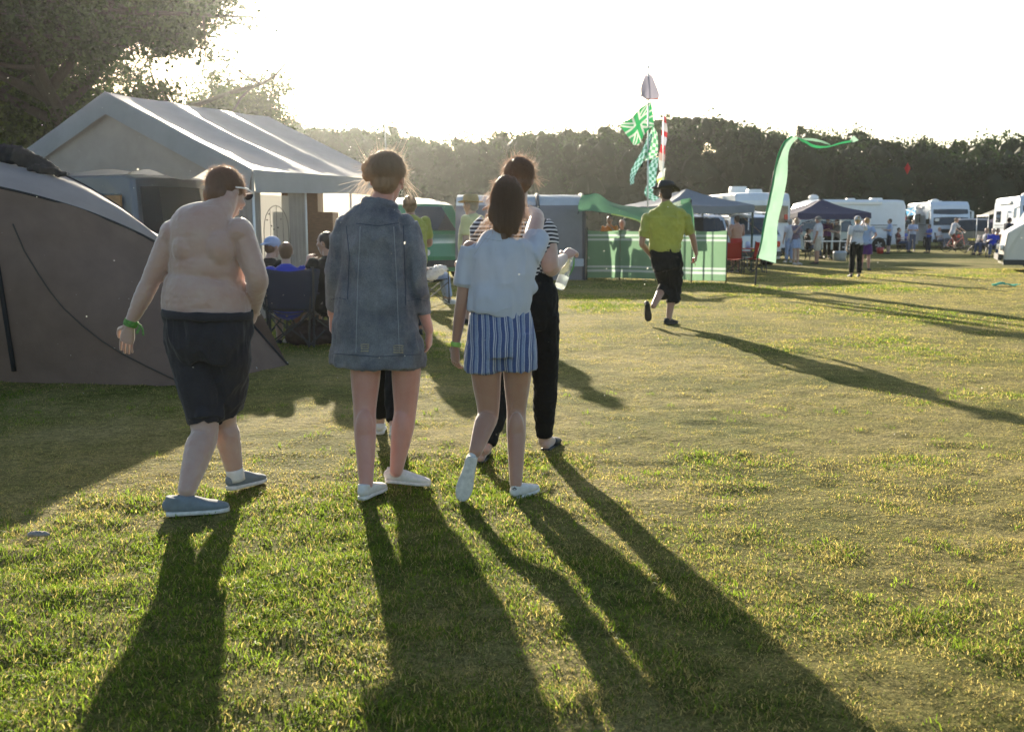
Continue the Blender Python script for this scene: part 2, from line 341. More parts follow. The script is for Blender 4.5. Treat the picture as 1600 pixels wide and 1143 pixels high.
def tree(name, base, H, crown, seed, label, pmax=9999, low=False, nlimb=9, leafn=60, leaf=.16, lean=(0, 0), trunk_r=.4, tint=(.032, .052, .013), spread=1.0, droop=.0, group=None):
    rs = random.Random(seed); root = thing(name, base, label, 'tree', group); tb = MB(); tips = []
    B = Vector(base)
    def grow(p, d, L, r, lv):
        if PX(p+d*L*.7+B) > pmax-(75 if low else 12): return
        pts = [p]; dd = d.copy(); rr = [r]
        for k in range(4):
            dd = (dd+Vector((rs.gauss(0, .16), rs.gauss(0, .16), rs.gauss(0.03, .1)-droop*.05*lv))).normalized(); pts.append(pts[-1]+dd*L/4); rr.append(r*(1-.17*(k+1)))
        tb.tube(pts, rr, 9 if lv < 2 else 5, 2 if lv < 2 else 1)
        if lv >= 2:
            for q in pts[1:]: tips.append((q, lv))
        if lv >= 4: return
        n = [nlimb, 5, 4, 3][lv]
        for k in range(n):
            t = rs.uniform(.35, 1) if lv else (.45+.55*k/n); i = min(int(t*4), 3); q = pts[i].lerp(pts[i+1], t*4-i)
            ax = Vector((rs.gauss(0, 1), rs.gauss(0, 1), rs.gauss(0, .35)))
            if lv == 0: a = 6.28*k*.382+rs.random()*.6; ax = Vector((math.cos(a), math.sin(a), rs.uniform(.05, .75)))
            nd = (dd*(.35 if lv else .12)+ax.normalized()*spread).normalized()
            grow(q, nd, L*([.62, .6, .55, .5][lv])*rs.uniform(.8, 1.25), r*(.42 if lv == 0 else .5), lv+1)
    grow(Vector((0, 0, 0)), Vector((lean[0], lean[1], 1)).normalized(), H*.72, trunk_r, 0)
    tb.build('trunk', BARK, root, world=False, smooth=True)
    cs = []; ti = []
    for q, lv in tips:
        m = int(leafn*(.6 if lv == 2 else 1)*rs.uniform(.3, 1.5)); sp = crown*(1.0 if lv > 2 else .8)
        d = rng.normal(size=(m, 3))*np.array([sp, sp, sp*.7]); cs.append(np.array(q)+d)
        tt = np.array(tint)*rs.uniform(.65, 1.45); ti.append(np.repeat(tt[None], m, 0)*rng.uniform(.6, 1.5, (m, 1)))
    cs = np.concatenate(cs); ti = np.concatenate(ti)
    if pmax < 9000:
        q = cs+np.array(base); px = 800+FPX*q[:, 0]/(q[:, 1]*_c-(q[:, 2]-CAMH)*_s); py = 571.5-FPX*((q[:, 2]-CAMH)*_c+q[:, 1]*_s)/(q[:, 1]*_c-(q[:, 2]-CAMH)*_s)+2*FPX*0; lim = pmax-(110*np.clip((py-70)/30, 0, 1) if low else 0); kk = (px < lim+(fbm(q*.45, 3)-.62)*190) & (rng.random(len(q)) > np.clip((px-280)/230, 0, .55)*(1 if low else 0)); cs, ti = cs[kk], ti[kk]
    V, F, C = leafcloud(cs, leaf, ti); print(name, 'leaves', len(F))
    link('crown', cloudmesh('crown', V, F, C), LEAF, root, world=False, smooth=False); return root
tree('oak_tree', (-21.8, 60, 0), 23, .50, 5, 'tall broad oak tree spreading high above the white party tent', 485, True, nlimb=16, leafn=30, leaf=.28, trunk_r=.75, spread=.95, lean=(-.12, 0))
tree('oak_tree', (-35.5, 60, 0), 23, .50, 11, 'tall leafy tree filling the top left corner', 400, nlimb=14, leafn=30, leaf=.28, trunk_r=.6, spread=.95)
tree('young_tree', (-18.8, 70, 0), 11.0, .6, 3, 'smaller light tree behind the far ridge of the white party tent', 470, nlimb=10, leafn=26, leaf=.25, trunk_r=.3, spread=.8, tint=(.05, .075, .016))
tree('bush_tree', (-30.5, 64, 0), 9, .8, 9, 'low bright green tree between the taupe tent and the party tent gable', nlimb=10, leafn=45, leaf=.36, trunk_r=.3, tint=(.06, .095, .018))
# ================= PEOPLE: shapes =================
def skinm(n, c): return M(n, c, .46, var=.12, vs=11, bump=.3, bs=160, sss=.22, spec=.5, sheen=.7, dist=.003, col2=(c[0]*.92, c[1]*.80, c[2]*.77))
SK = [skinm('skin_fair', (.46, .315, .255)), skinm('skin_tan', (.40, .225, .15)), skinm('skin_flushed', (.52, .27, .21))]
def hairm(n, c): return M(n, c, .42, var=.35, vs=60, spec=.6, trans=.42, tcol=tuple(min(1, x*2.4+sum(c)*.45+.05) for x in c), stretch=(1, 1, .12))
HA = dict(wispy=hairm('hair_wispy_blond', (.25, .18, .11)), brown=hairm('hair_brown', (.15, .085, .045)), dark=hairm('hair_dark', (.035, .02, .013)), grey=hairm('hair_grey', (.32, .30, .27)), blond=hairm('hair_blond', (.36, .22, .10)), fair=hairm('hair_fair_brown', (.17, .11, .06)))
def cloth(n, c, **k):
    a = dict(rough=.85, var=.14, vs=9, bump=.35, bs=420, trans=.12, spec=.2, sheen=.35, dist=.0015); a.update(k); return M(n, c, **a)
CL = dict(black=cloth('black_cloth', (.010, .010, .010), trans=0, sheen=.05), navy=cloth('navy_cloth', (.02, .025, .045), trans=0, sheen=.1), charcoal=cloth('charcoal_cloth', (.036, .032, .036), trans=.02, sheen=.12), white=cloth('white_cotton', (.66, .67, .72), trans=.2),
    yellow=cloth('yellow_polo', (.42, .44, .10), trans=.25), paleyellow=cloth('pale_yellow_cotton', (.66, .64, .34)), red=cloth('red_cloth', (.42, .03, .03)), blue=cloth('blue_cloth', (.06, .10, .42)), royal=cloth('royal_blue_cloth', (.03, .06, .5)),
    grey=cloth('grey_cloth', (.17, .16, .15)), beige=cloth('beige_cloth', (.55, .5, .42)), skyblue=cloth('pale_blue_cloth', (.35, .45, .68)), jean=cloth('jean_blue', (.07, .10, .19)), purple=cloth('purple_cloth', (.10, .03, .16)), orange=cloth('orange_cloth', (.7, .25, .05)), maroon=cloth('maroon_cloth', (.14, .03, .03)))
RUB = M('shoe_rubber', (.62, .60, .56), .7, var=.2, vs=40); RUBD = M('dark_rubber', (.025, .025, .028), .7); SHW = M('white_canvas', (.62, .61, .58), .8, var=.12, vs=30, bump=.3, bs=500, dist=.001)
SHG = M('grey_knit', (.17, .20, .22), .85, var=.12, vs=30, bump=.4, bs=600, dist=.001); SHK = M('black_shoe', (.02, .02, .022), .6, var=.2, vs=30)
EYE = M('eye_white', (.7, .68, .66), .2); STRAW = M('straw', (.50, .38, .20), .85, var=.25, vs=60, bump=.6, bs=250, trans=.15)
def perp(f, u=Vector((0, 0, 1))):
    f = Vector(f).normalized(); r = f.cross(u).normalized(); return f, r, r.cross(f).normalized()
def limb(mb, a, b, c, r, g=0.0, t1=2.0, seg=16, p=2):
    # a-b-c with radii r = (a, ab, b, bc, c); t1 limits how far it runs (0..2), g inflates
    a, b, c = Vector(a), Vector(b), Vector(c); P = [(0, a, r[0]), (.5, a.lerp(b, .5), r[1]), (1, b, r[2]), (1.32, b.lerp(c, .32), r[3]), (2, c, r[4])]
    out = [q for q in P if q[0] < t1-1e-3]; 
    for q0, q1 in zip(P[:-1], P[1:]):
        if q0[0] < t1 <= q1[0]+1e-6:
            t = (t1-q0[0])/(q1[0]-q0[0]); out.append((t1, q0[1].lerp(q1[1], t), q0[2]*(1-t)+q1[2]*t))
    mb.loft([(q[1], q[2]+g(q[0]) if callable(g) else q[2]+g) for q in out], seg, 4, U=(1, .01, 0.02), cap='round' if not callable(g) else True)
def hand(mb, wr, d, n, side, curl=.5, s=1.0, spread=.12, seg=8):
    # d: direction of the fingers, n: normal pointing out of the back of the hand, side: +1/-1 where the thumb sits along d x n
    d = Vector(d).normalized(); n = Vector(n); n = (n-d*n.dot(d)).normalized(); x = d.cross(n)*side
    wr = Vector(wr)
    mb.loft([(wr-d*.02*s, .024*s, .019*s), (wr+d*.02*s, .030*s, .016*s), (wr+d*.055*s, .040*s, .015*s), (wr+d*.088*s, .040*s, .012*s)], 14, 3, U=x, cap='round', p=2.5)
    for k, (off, L, r) in enumerate([(.030, .070, .0088), (.010, .080, .0092), (-.011, .074, .0088), (-.030, .058, .0078)]):
        b = wr+d*.084*s+x*off*s; dd = (d+x*spread*off*20*.3).normalized(); pts = [b]; c = curl*(1+.08*k)
        for q, l in enumerate((.45, .31, .24)):
            ang = c*(.55+.5*q); dq = (dd*math.cos(ang)-n*math.sin(ang)).normalized(); pts.append(pts[-1]+dq*L*l*s); 
        mb.tube(pts, [r*s, r*.98*s, r*.9*s, r*.75*s], seg, 3, cap='round')
    b = wr+d*.022*s+x*.026*s; t1 = b+(d*.55+x*.75-n*.25).normalized()*.042*s; t2 = t1+(d*.85+x*.3-n*(.25+curl*.4)).normalized()*.032*s; t3 = t2+(d*.95-n*(.3+curl*.5)).normalized()*.026*s
    mb.tube([b-d*.01*s, b, t1, t2, t3], [.012*s, .014*s, .0115*s, .0105*s, .008*s], seg, 3, cap='round')
def head(mb, c, f, u=Vector((0, 0, 1)), s=1.0):
    f, r, u = perp(f, Vector(u)); c = Vector(c); Mx = Matrix((r, f, u)).transposed()
    mb.blob(c+u*.022*s-f*.006*s, (.076*s, .096*s, .092*s), Mx)
    mb.loft([(c+f*.028*s+u*.05*s, .064*s, .062*s), (c+f*.034*s-u*.005*s, .064*s, .062*s), (c+f*.036*s-u*.05*s, .056*s, .056*s), (c+f*.044*s-u*.088*s, .040*s, .044*s), (c+f*.05*s-u*.108*s, .024*s, .028*s)], 16, 4, U=r, cap='round')
    mb.loft([(c+f*.088*s+u*.022*s, .009*s, .01*s), (c+f*.102*s-u*.006*s, .012*s, .013*s), (c+f*.112*s-u*.022*s, .016*s, .012*s), (c+f*.098*s-u*.03*s, .014*s, .008*s)], 10, 3, U=r, cap='round')
    mb.blob(c+f*.088*s+u*.034*s, (.052*s, .016*s, .010*s), Mx, 10); mb.blob(c+f*.093*s-u*.052*s, (.024*s, .012*s, .007*s), Mx, 10); mb.blob(c+f*.092*s-u*.064*s, (.02*s, .012*s, .008*s), Mx, 10)
    for k in (-1, 1):
        mb.blob(c+r*.079*s*k-f*.004*s-u*.004*s, (.009*s, .019*s, .031*s), Mx, 10); mb.blob(c+r*.05*s*k+f*.07*s-u*.02*s, (.022*s, .02*s, .02*s), Mx, 10)
def eyes(root, c, f, u, s, world):
    f, r, u = perp(f, Vector(u))
    for k in (-1, 1):
        e = MB(); e.blob(Vector(c)+r*.031*s*k+f*.087*s+u*.012*s, (.013*s,)*3, seg=10); o = e.build('eye', EYE, root, world, True)
        q = MB(); q.blob(Vector(c)+r*.031*s*k+f*.096*s+u*.012*s, (.006*s,)*3, seg=8); q.build('iris', RUBD, o, True, True) if world else link('iris', q.mesh(), RUBD, o, world=False)
def strands(mb, n, c, f, u, s, L, fn, w=.0008, seed=1, segs=7):
    # fn(a, b, t, rnd) -> local offset in the head frame; builds thin ribbons
    f, r, u = perp(f, Vector(u)); rs = random.Random(seed)
    for _ in range(n):
        a, b = rs.random(), rs.random(); rd = [rs.gauss(0, 1) for _ in range(6)]; P = []
        for k in range(segs+1):
            o = fn(a, b, k/segs, rd); P.append(Vector(c)+(r*o[0]+f*o[1]+u*o[2])*s)
        sd = Vector((rs.gauss(0, 1), rs.gauss(0, 1), rs.gauss(0, 1))); vs = []
        for k, p in enumerate(P):
            t = (P[min(k+1, segs)]-P[max(k-1, 0)]); q = t.cross(sd); q = q.normalized()*w*(1-.7*k/segs) if q.length > 1e-9 else sd*w
            vs += [p-q, p+q]
        mb.add(vs, [(2*k, 2*k+1, 2*k+3, 2*k+2) for k in range(segs)])
def join(me, mb):
    # appends loose shapes of mb to the remeshed mesh me
    b = bmesh.new(); b.from_mesh(me); t = mb.mesh('t'); b.from_mesh(t); b.to_mesh(me); b.free(); bpy.data.meshes.remove(t); return me
def fit(me, body, mg=.006):
    bm_ = BVHTree.FromPolygons([tuple(v.co) for v in body.vertices], [tuple(p.vertices) for p in body.polygons]); c = co_np(me)
    for i in range(len(c)):
        h, n, _, d = bm_.find_nearest(Vector(c[i]), .12)
        if h is not None and -.045 < (Vector(c[i])-h).dot(n) < mg: c[i] = h+n*mg
    set_np(me, c); return me
def wbody(root):
    o = [x for x in root.children if x.name.startswith('body')][0]; return o
def dress(root, name, me, m, mg=.006, world=True):
    if world: me.transform(wpos(root).inverted())
    fit(me, wbody(root).data, mg); return link(name, me, m, root, world=False)
def hairdo(root, c, f, u, s, style, m, world=True, n=0, seed=1, vox=.006):
    f, r, u = perp(f, Vector(u)); c = Vector(c); Mx = Matrix((r, f, u)).transposed(); mb = MB(); P = lambda x, y, z: c+(r*x+f*y+u*z)*s
    mb.blob(P(0, -.016, .035), (.084*s, .097*s, .090*s), Mx); mb.blob(P(0, -.045, -.025), (.068*s, .06*s, .062*s), Mx)
    if style == 'bun': mb.blob(P(0, -.08, .075), (.042*s, .038*s, .04*s), Mx)
    if style == 'sidebun':
        for o, q in (((-.075, -.055, .045), .042), ((-.085, -.04, .01), .034), ((-.06, -.075, .015), .04), ((-.03, -.085, .05), .036), ((-.05, -.06, .085), .032), ((-.01, -.075, -.02), .03)): mb.blob(P(*o), (q*s, q*.8*s, q*.9*s), Mx)
        mb.blob(P(0, -.02, .045), (.094*s, .104*s, .092*s), Mx)
    if style in ('long', 'tail'):
        q = 1 if style == 'long' else .45
        mb.loft([(P(0, -.03, .07), .07*s, .07*s), (P(-.002, -.045, 0), (.080*q+.03*(1-q))*s, .062*s), (P(.002, -.064, -.07), .062*q*s+.010*s, .042*s), (P(.006, -.066, -.13), .050*q*s+.006*s, .028*s), (P(.010, -.06, -.175), .022*q*s, .014*s)], 18, 4, U=r, cap='round')
    
    if style == 'long': mb.blob(P(-.045, -.045, -.055), (.050*s, .05*s, .075*s), Mx); mb.blob(P(.035, -.05, -.06), (.045*s, .045*s, .07*s), Mx); mb.blob(P(-.035, -.062, -.115), (.035*s, .03*s, .05*s), Mx); mb.blob(P(.045, -.06, -.125), (.022*s, .022*s, .045*s), Mx); mb.loft([(P(-.01, -.06, -.16), .03*s, .015*s), (P(-.004, -.068, -.21), .014*s, .01*s), (P(-.002, -.066, -.27), .004*s, .004*s)], 10, 3, cap='round')
    me = organic(mb, vox, 3); wrinkle(me, .010*s if style != 'short' else .004*s, (70, 70, 14), seed)
    if n:
        sb = MB(); Lw = {'short': .03, 'bun': .06, 'sidebun': .07, 'long': .20, 'tail': .2}[style]
        def fn(a, b, t, rd):
            th = 6.283*a; ph = math.acos(1-b*1.25); R0 = 1.0+abs(rd[0])*.018
            x = math.sin(ph)*math.cos(th)*.085*R0; y = -.016+math.sin(ph)*math.sin(th)*.1*R0; z = .035+math.cos(ph)*.092*R0
            if style in ('long', 'tail'):
                k = t*Lw*(.62+.5*a*a+.1*abs(rd[5])); fall = max(0, k); x2 = x*(1-.42*t)+rd[1]*.005*t*3; y2 = y*(1-t*.45)-.03*t+rd[2]*.004*t*2
                if y > .02: y2 = y-(y+.04)*t*.9
                return (x2*(1+.12*math.sin(t*3.1))+rd[3]*.012*t*t, y2, z-fall*(.9+.1*rd[4]*.3)+.012*math.sin(t*3.14))
            out = (.0030 if style == 'short' else .0052)*(abs(rd[1])**2.2)*(t**1.3); tg = Lw*t
            return (x*(1+out*8)-math.sin(th+rd[2]*.5)*tg*.5+rd[3]*.006*t, y*(1+out*6)+math.cos(th+rd[2]*.5)*tg*.5, z+out*1.5-tg*.35*math.sin(ph)+rd[4]*.006*t)
        strands(sb, n, c, f, u, s, Lw, fn, w=.0006*s/1.0, seed=seed)
        join(me, sb)
    return link('hair', me, m, root, world)
def shoe(root, heel, f, u=(0, 0, 1), L=.275, upper=None, sole=None, name='shoe', collar=.085, world=True, vox=.006, laces=True, h=1.0):
    f = Vector(f).normalized(); u = Vector(u); u = (u-f*u.dot(f)).normalized(); r = f.cross(u); s = L/.275; heel = Vector(heel); P = lambda y, z, x=0: heel+(f*y+u*z+r*x)*s
    mb = MB()
    mb.loft([(P(.012, .045), .024*s, .028*s), (P(.03, .05), .033*s, .038*s), (P(.08, .048), .036*s, .040*s*h), (P(.13, .043), .040*s, .034*s*h), (P(.18, .036), .045*s, .026*s), (P(.225, .031), .042*s, .021*s), (P(.262, .026), .028*s, .014*s)], 18, 4, U=r, cap='round', p=2.3)
    mb.loft([(P(.04, .05), .033*s, .036*s), (P(.045, collar), .035*s, .042*s)], 16, 4, U=r)
    me = organic(mb, vox, 2); o = link(name, me, upper or SHW, root, world)
    sb = MB(); W = [(.004, .022), (.03, .034), (.08, .034), (.13, .040), (.18, .048), (.23, .045), (.262, .031), (.276, .012)]
    sb.loft([(P(y, .011), q*s, .0115*s) for y, q in W], 20, 4, U=r, p=4)
    so_ = link('sole', sb.mesh(), sole or RUB, None); 
    if world: so_.data.transform(wpos(o).inverted())
    so_.parent = o
    if laces:
        lb = MB()
        for k in range(4):
            y = .105+.022*k; z = .043+.034*h-.009*k*1.1+.003; lb.tube([P(y, z-.012, -.026), P(y+.004, z, -.008), P(y+.012, z, .008), P(y+.014, z-.012, .026)], .0022*s, 5, 2)
        l = link('laces', lb.mesh(), upper or SHW, None)
        if world: l.data.transform(wpos(o).inverted())
        l.parent = o
    return o
# ---------------- a person built in a local frame (facing +Y) ----------------
FR = dict(f=[(-.13, .09, .08, 0), (0, .168, .118, -.005), (.16, .158, .112, 0), (.38, .128, .09, .005), (.62, .148, .112, .015), (.8, .160, .095, .0), (.92, .105, .068, -.005), (1, .052, .052, 0)],
          m=[(-.13, .09, .08, 0), (0, .160, .115, 0), (.16, .158, .118, .005), (.38, .152, .115, .01), (.62, .168, .12, .01), (.8, .182, .105, 0), (.92, .125, .075, -.005), (1, .06, .058, 0)])
def rings(P, N, tab, s, fat, g, t0, t1, f):
    P, N = Vector(P), Vector(N); out = []; ts = [q[0] for q in tab]
    for t in sorted(set([t0, t1]+[q for q in ts if t0 < q < t1])):
        hw, hd, fo = (float(np.interp(t, ts, [q[i] for q in tab])) for i in (1, 2, 3))
        mid = math.exp(-((t-.25)/.33)**2); out.append((P+(N-P)*t+Vector(f)*fo*s+Vector(f)*.03*(fat-1)*mid, hw*s*(1+(fat-1)*(.4+.6*mid))+g, hd*s*(1+(fat-1)*(.5+1.2*mid))+g))
    return out
def pose(H, arms=('down', 'down'), stance='stand', lean=0.0, wide=1.0):
    s = H/1.7; j = {}
    if stance == 'sit':
        j['P'] = Vector((0, 0, .47)); j['N'] = Vector((0, -.06+lean, .47+.54*s)); j['H'] = j['N']+Vector((0, .05+lean*.4, .145*s))
        for k, q in ((-1, 'L'), (1, 'R')): j['h'+q] = Vector((k*.095*s, .02, .47)); j['k'+q] = Vector((k*.13, .43*s, .50)); j['a'+q] = Vector((k*.15, .50*s, .09))
    else:
        j['P'] = Vector((0, 0, .53*H)); j['N'] = Vector((0, lean*.5-.01, .85*H)); j['H'] = Vector((0, .02+lean*.7, .925*H))
        st = {'stand': ((-.11, 0, 0, 0), (.11, .03, 0, 0)), 'walk': ((-.08, -.26, .05, .06), (.08, .27, .1, 0)), 'walk2': ((-.08, .25, .1, 0), (.09, -.27, .05, .07)), 'pedal': ((-.09, .22, .32, .22), (.09, .1, .26, .05))}[stance]
        for (x, y, kf, az), q, k in zip(st, 'LR', (-1, 1)):
            j['h'+q] = Vector((k*.088*s, 0, .52*H)); j['k'+q] = Vector((x*.9*s*wide, y*.45+kf*.6+.01, .285*H+az*.2)); j['a'+q] = Vector((x*s*wide, y, .05*H+az))
    N = j['N']; up = (j['N']-j['P']).normalized()
    for k, q, a in ((-1, 'L', arms[0]), (1, 'R', arms[1])):
        sh = N-up*.055*H*.62+Vector((k*.185*s, 0, 0)); j['s'+q] = sh
        E = {'down': ((.05, -.03, -.29), (.06, .05, -.54), (0, .25, -1)), 'fold': ((.06, .05, -.27), (-.16, .24, -.25), (-1, .1, .1)), 'hip': ((.14, -.1, -.24), (0, .05, -.36), (-.6, .5, -.4)), 'point': ((.12, .22, -.06), (.18, .46, .06), (.2, 1, .2)),
             'hold': ((.04, .03, -.27), (-.03, .27, -.20), (-.2, 1, .3)), 'up': ((.10, .18, -.16), (.02, .24, .10), (-.2, .2, 1)), 'bars': ((.06, .2, -.22), (.04, .42, -.34), (0, 1, -.3)), 'lap': ((.05, .02, -.27), (-.04, .24, -.36), (-.4, 1, -.3)), 'eat': ((.06, .14, -.22), (-.08, .26, .0), (-.6, .5, .5))}[a]
        j['e'+q] = sh+Vector((k*E[0][0], E[0][1], E[0][2]))*s; j['w'+q] = sh+Vector((k*E[1][0], E[1][1], E[1][2]))*s; j['d'+q] = Vector((k*E[2][0], E[2][1], E[2][2])); 
    return j
def person(label, pos, H=1.7, face=0, sex='m', fat=1.0, skin=0, top=None, sleeve=.75, hem=-.02, bottom=None, leg=1.9, flare=.012, shoes=None, hair='brown', style='short', hat=None, arms=('down', 'down'), stance='stand', lean=0.0, group=None, vox=.013, faceon=False, turn=0.0, z=0.0, extra=None, n=0, topmat=None, cat='person', facetilt=0.0):
    root = thing('person', (pos[0], pos[1], z), label, cat, group, rz=face); s = H/1.7; j = pose(H, arms, stance, lean); f = Vector((0, 1, 0)); tab = FR[sex]
    b = MB(); b.loft(rings(j['P'], j['N'], tab, s, fat, 0, -.13, 1, f), 24, 4); b.loft([(j['N']-Vector((0, 0, .03)), .058*s), (j['N'].lerp(j['H'], .5), .052*s), (j['H'], .05*s)], 14, 3)
    hf = Vector((math.sin(turn), math.cos(turn), facetilt)); head(b, j['H'], hf, s=s); 
    ar = [x*s*(1+.5*(fat-1)) for x in (.052, .046, .037, .038, .026)]; lr = [x*s*(1+.5*(fat-1)) for x in (.09, .078, .056, .058, .036)]
    if sex == 'f': ar = [x*.88 for x in ar]
    hb = MB()
    for q, k in (('L', -1), ('R', 1)):
        limb(b, j['s'+q], j['e'+q], j['w'+q], ar); limb(b, j['h'+q], j['k'+q], j['a'+q], lr)
        d = (j['w'+q]-j['e'+q]).normalized()*.6+j['d'+q].normalized()*.4
        hand(hb, j['w'+q], d, Vector((k, -.2, .1)) if arms[0 if k < 0 else 1] == 'down' else Vector((k*.3, -.1, 1)), 1 if k < 0 else -1, .6, s, seg=6)
    me = organic(b, vox, 2); link('body', me, SK[skin], root, world=False)
    HB = (me, hb)
    if faceon: eyes(root, j['H'], hf, (0, 0, 1), s, False)
    for q, k in (('L', -1), ('R', 1)):
        if shoes is not None:
            up = (j['k'+q]-j['a'+q]).normalized(); fw = Vector((k*.12, 1, 0)); 
            if j['a'+q].z > .05*H+.03 and stance != 'sit': fw = Vector((k*.1, .8, -.6)); 
            uu = Vector((0, 0, 1)) if fw.z == 0 else Vector((0, .6, .8)); an = j['a'+q]
            hl = an-fw.normalized()*.05*s-uu*(.085*s if fw.z == 0 else .08*s)
            if fw.z == 0: hl.z = 0.0
            shoe(root, hl, fw, uu, .265*s, shoes, RUBD if shoes is SHK else RUB, world=False, vox=.012, laces=False, collar=.075)
        else:
            fb = MB(); an = j['a'+q]; fb.loft([(an+Vector((0, -.05, -.05)), .03, .03), (an+Vector((0, .02, -.035)), .036, .036), (an+Vector((k*.01, .12, -.06)), .042, .02), (an+Vector((k*.015, .17, -.07)), .035, .012)], 12, 3, cap='round'); link('foot', fb.mesh(), SK[skin], root, world=False)
    if top is not None:
        t = MB(); t.loft(rings(j['P'], j['N'], tab, s, fat, .016, hem, .97, f), 26, 4)
        for q in 'LR': limb(t, j['s'+q]+(j['N']-j['s'+q])*.12, j['e'+q], j['w'+q], ar, lambda x: .014+.008*min(x/max(sleeve, .01), 1), sleeve)
        me = organic(t, vox, 2); wrinkle(me, .016, (8, 8, 10), sum(map(ord, label)) % 50); dress(root, 'shirt', me, topmat or top, .008, False)
    if bottom is not None:
        t = MB(); t.loft(rings(j['P'], j['N'], tab, s, fat, .010 if top is None else .011, -.15, .2 if top is None else .16, f), 24, 4)
        for q in 'LR': limb(t, j['h'+q], j['k'+q], j['a'+q], lr, lambda x: .008+flare*min(x/leg, 1), leg)
        me = organic(t, vox, 2); wrinkle(me, .014, (8, 8, 6), sum(map(ord, label)) % 37); dress(root, 'trousers' if leg > 1.5 else 'shorts', me, bottom, .007, False)
    join(*HB); HB[0].polygons.foreach_set('use_smooth', [True]*len(HB[0].polygons))
    if hair: hairdo(root, j['H'], hf, (0, 0, 1), s, style, HA[hair], False, n, vox=.010, seed=sum(map(ord, label)) % 30)
    if hat: hat(root, j['H'], hf, s)
    if extra: extra(root, j, s)
    return root
def cap(m, back=False, world=False):
    def fn(root, c, f, s):
        f, r, u = perp(f); c = Vector(c); g = -1 if back else 1; Mx = Matrix((r, f, u)).transposed(); h = MB(); h.blob(c+u*.045*s-f*.008*s, (.092*s, .108*s, .085*s), Mx)
        h.loft([(c+u*.042*s+f*.06*g*s, .07*s, .01*s), (c+u*.038*s+f*.12*g*s, .066*s, .007*s), (c+u*.026*s+f*.165*g*s, .04*s, .005*s)], 14, 4, U=r, cap='round'); link('cap', organic(h, .007, 2), m, root, world)
    return fn
def brimhat(m, br=.15, ch=.10, curl=.0, world=False, band=None):
    def fn(root, c, f, s, u=None):
        f, r, u = perp(f, Vector(u) if u else Vector((0, 0, 1))); c = Vector(c)+u*.045*s; h = MB(); n = 36; prof = [(br, .012), (br*.98, .004), (br*.8, -.004), (.105, 0), (.098, .01), (.094, ch*.6), (.082, ch*.95), (.05, ch*.98), (.012, ch*.86)]
        for q, (R_, z) in enumerate(prof):
            for k in range(n):
                a = 2*math.pi*k/n; x = R_*math.cos(a); y = R_*math.sin(a)*1.16; zz = z+curl*(abs(math.cos(a))**3)*max(0, (R_-.105)/(br-.105))-.015*max(0, (R_-.105)/(br-.105))*abs(math.sin(a)); h.v.append(tuple(c+(r*x+f*y+u*zz)*s))
        for q in range(len(prof)-1): h.f += [(q*n+k, q*n+(k+1) % n, (q+1)*n+(k+1) % n, (q+1)*n+k) for k in range(n)]
        h.f.append(tuple((len(prof)-1)*n+k for k in range(n))); h.mi = [0]*len(h.f); me = evalmesh(h.mesh(), [('SOLIDIFY', dict(thickness=.004)), ('SUBSURF', dict(levels=1, render_levels=1))]); o = link('hat', me, m, root, world)
        return o
    return fn
def patch_(rows):
    return evalmesh(_pm(rows), [('SUBSURF', dict(levels=3, render_levels=3))])
def _pm(rows):
    mb = MB(); n, m = len(rows), len(rows[0]); mb.add([p for r in rows for p in r], [(i*m+k, (i+1)*m+k, (i+1)*m+k+1, i*m+k+1) for i in range(n-1) for k in range(m-1)]); return mb.mesh()
# ================= THE GROUP WALKING AWAY =================
WG = 'friends walking away across the grass'
# --- shirtless boy ---
Y0 = 5.02; W = Y0/FPX
def P(px, py, dy=0.0): return J(px, py, Y0+dy)
gl = G(295, 803); grt = G(372, 768)
boy = thing('person', (G(330, 795).x, 5.0, 0), 'barefaced shirtless person in dark shorts and grey trainers walking left of the others', 'person', WG); boy['label'] = 'shirtless person in dark knee shorts and grey trainers, green band on wrist'
b = MB(); hb = MB(); SH = (1, .05, 0)
b.loft([(P(325, 520, 0), 62*W, .17), (P(325, 497, .01), 66*W, .185), (P(322, 474, .02), 68*W, .195), (P(322, 452, .02), 65*W, .185), (P(325, 436, .03), 57*W, .150), (P(321, 418, .02), 56*W, .157), (P(320, 400, .02), 54*W, .15), (P(318, 380, .01), 55*W, .14), (P(321, 358, 0), 53*W, .125), (P(329, 343, .0), 40*W, .095), (P(340, 331, .02), 25*W, .072), (P(348, 318, .05), 21*W, .062), (P(351, 305, .07), 20*W, .06)], 36, 5, U=SH)

for x, y in ((296, 388), (344, 388)): b.blob(P(x, y, -.022), (.085, .115, .12))                                # shoulder blades
b.blob(P(273, 366, 0), (.075, .08, .075)); b.blob(P(374, 362, 0), (.07, .08, .072))
limb(b, P(271, 366), P(235, 440, -.02), P(204, 504, -.03), (.066, .060, .047, .046, .030)); limb(b, P(377, 364), P(402, 436, -.02), P(397, 482, .14), (.064, .062, .054, .052, .034))
hand(hb, P(203, 508, -.03), P(192, 560, .0)-P(203, 508, -.03), (-.25, -.95, 0), 1, .28, 1.0, .3); hand(hb, P(397, 484, .15), P(384, 520, .2)-P(397, 482, .14), (.8, -.5, 0), -1, .8, .98)
limb(b, P(303, 540, 0), J(320, 672, 4.96), J(292, 765, gl.y+.02), (.12, .10, .068, .073, .044)); limb(b, P(352, 540, 0), J(350, 655, 5.12), J(368, 742, grt.y+.02), (.12, .095, .062, .066, .041))
hc = P(352, 303, .10); hf = Vector((.50, .75, -.42)); hu = Vector((.15, .35, 1)); head(b, hc, hf, hu, 1.04)
me = organic(b, .0062, 4); wrinkle(me, .004, (16, 16, 22), 3); join(me, hb); link('body', me, SK[0], boy)
hairdo(boy, hc, hf, hu, 1.06, 'short', HA['brown'], True, 2600, 4, .006)
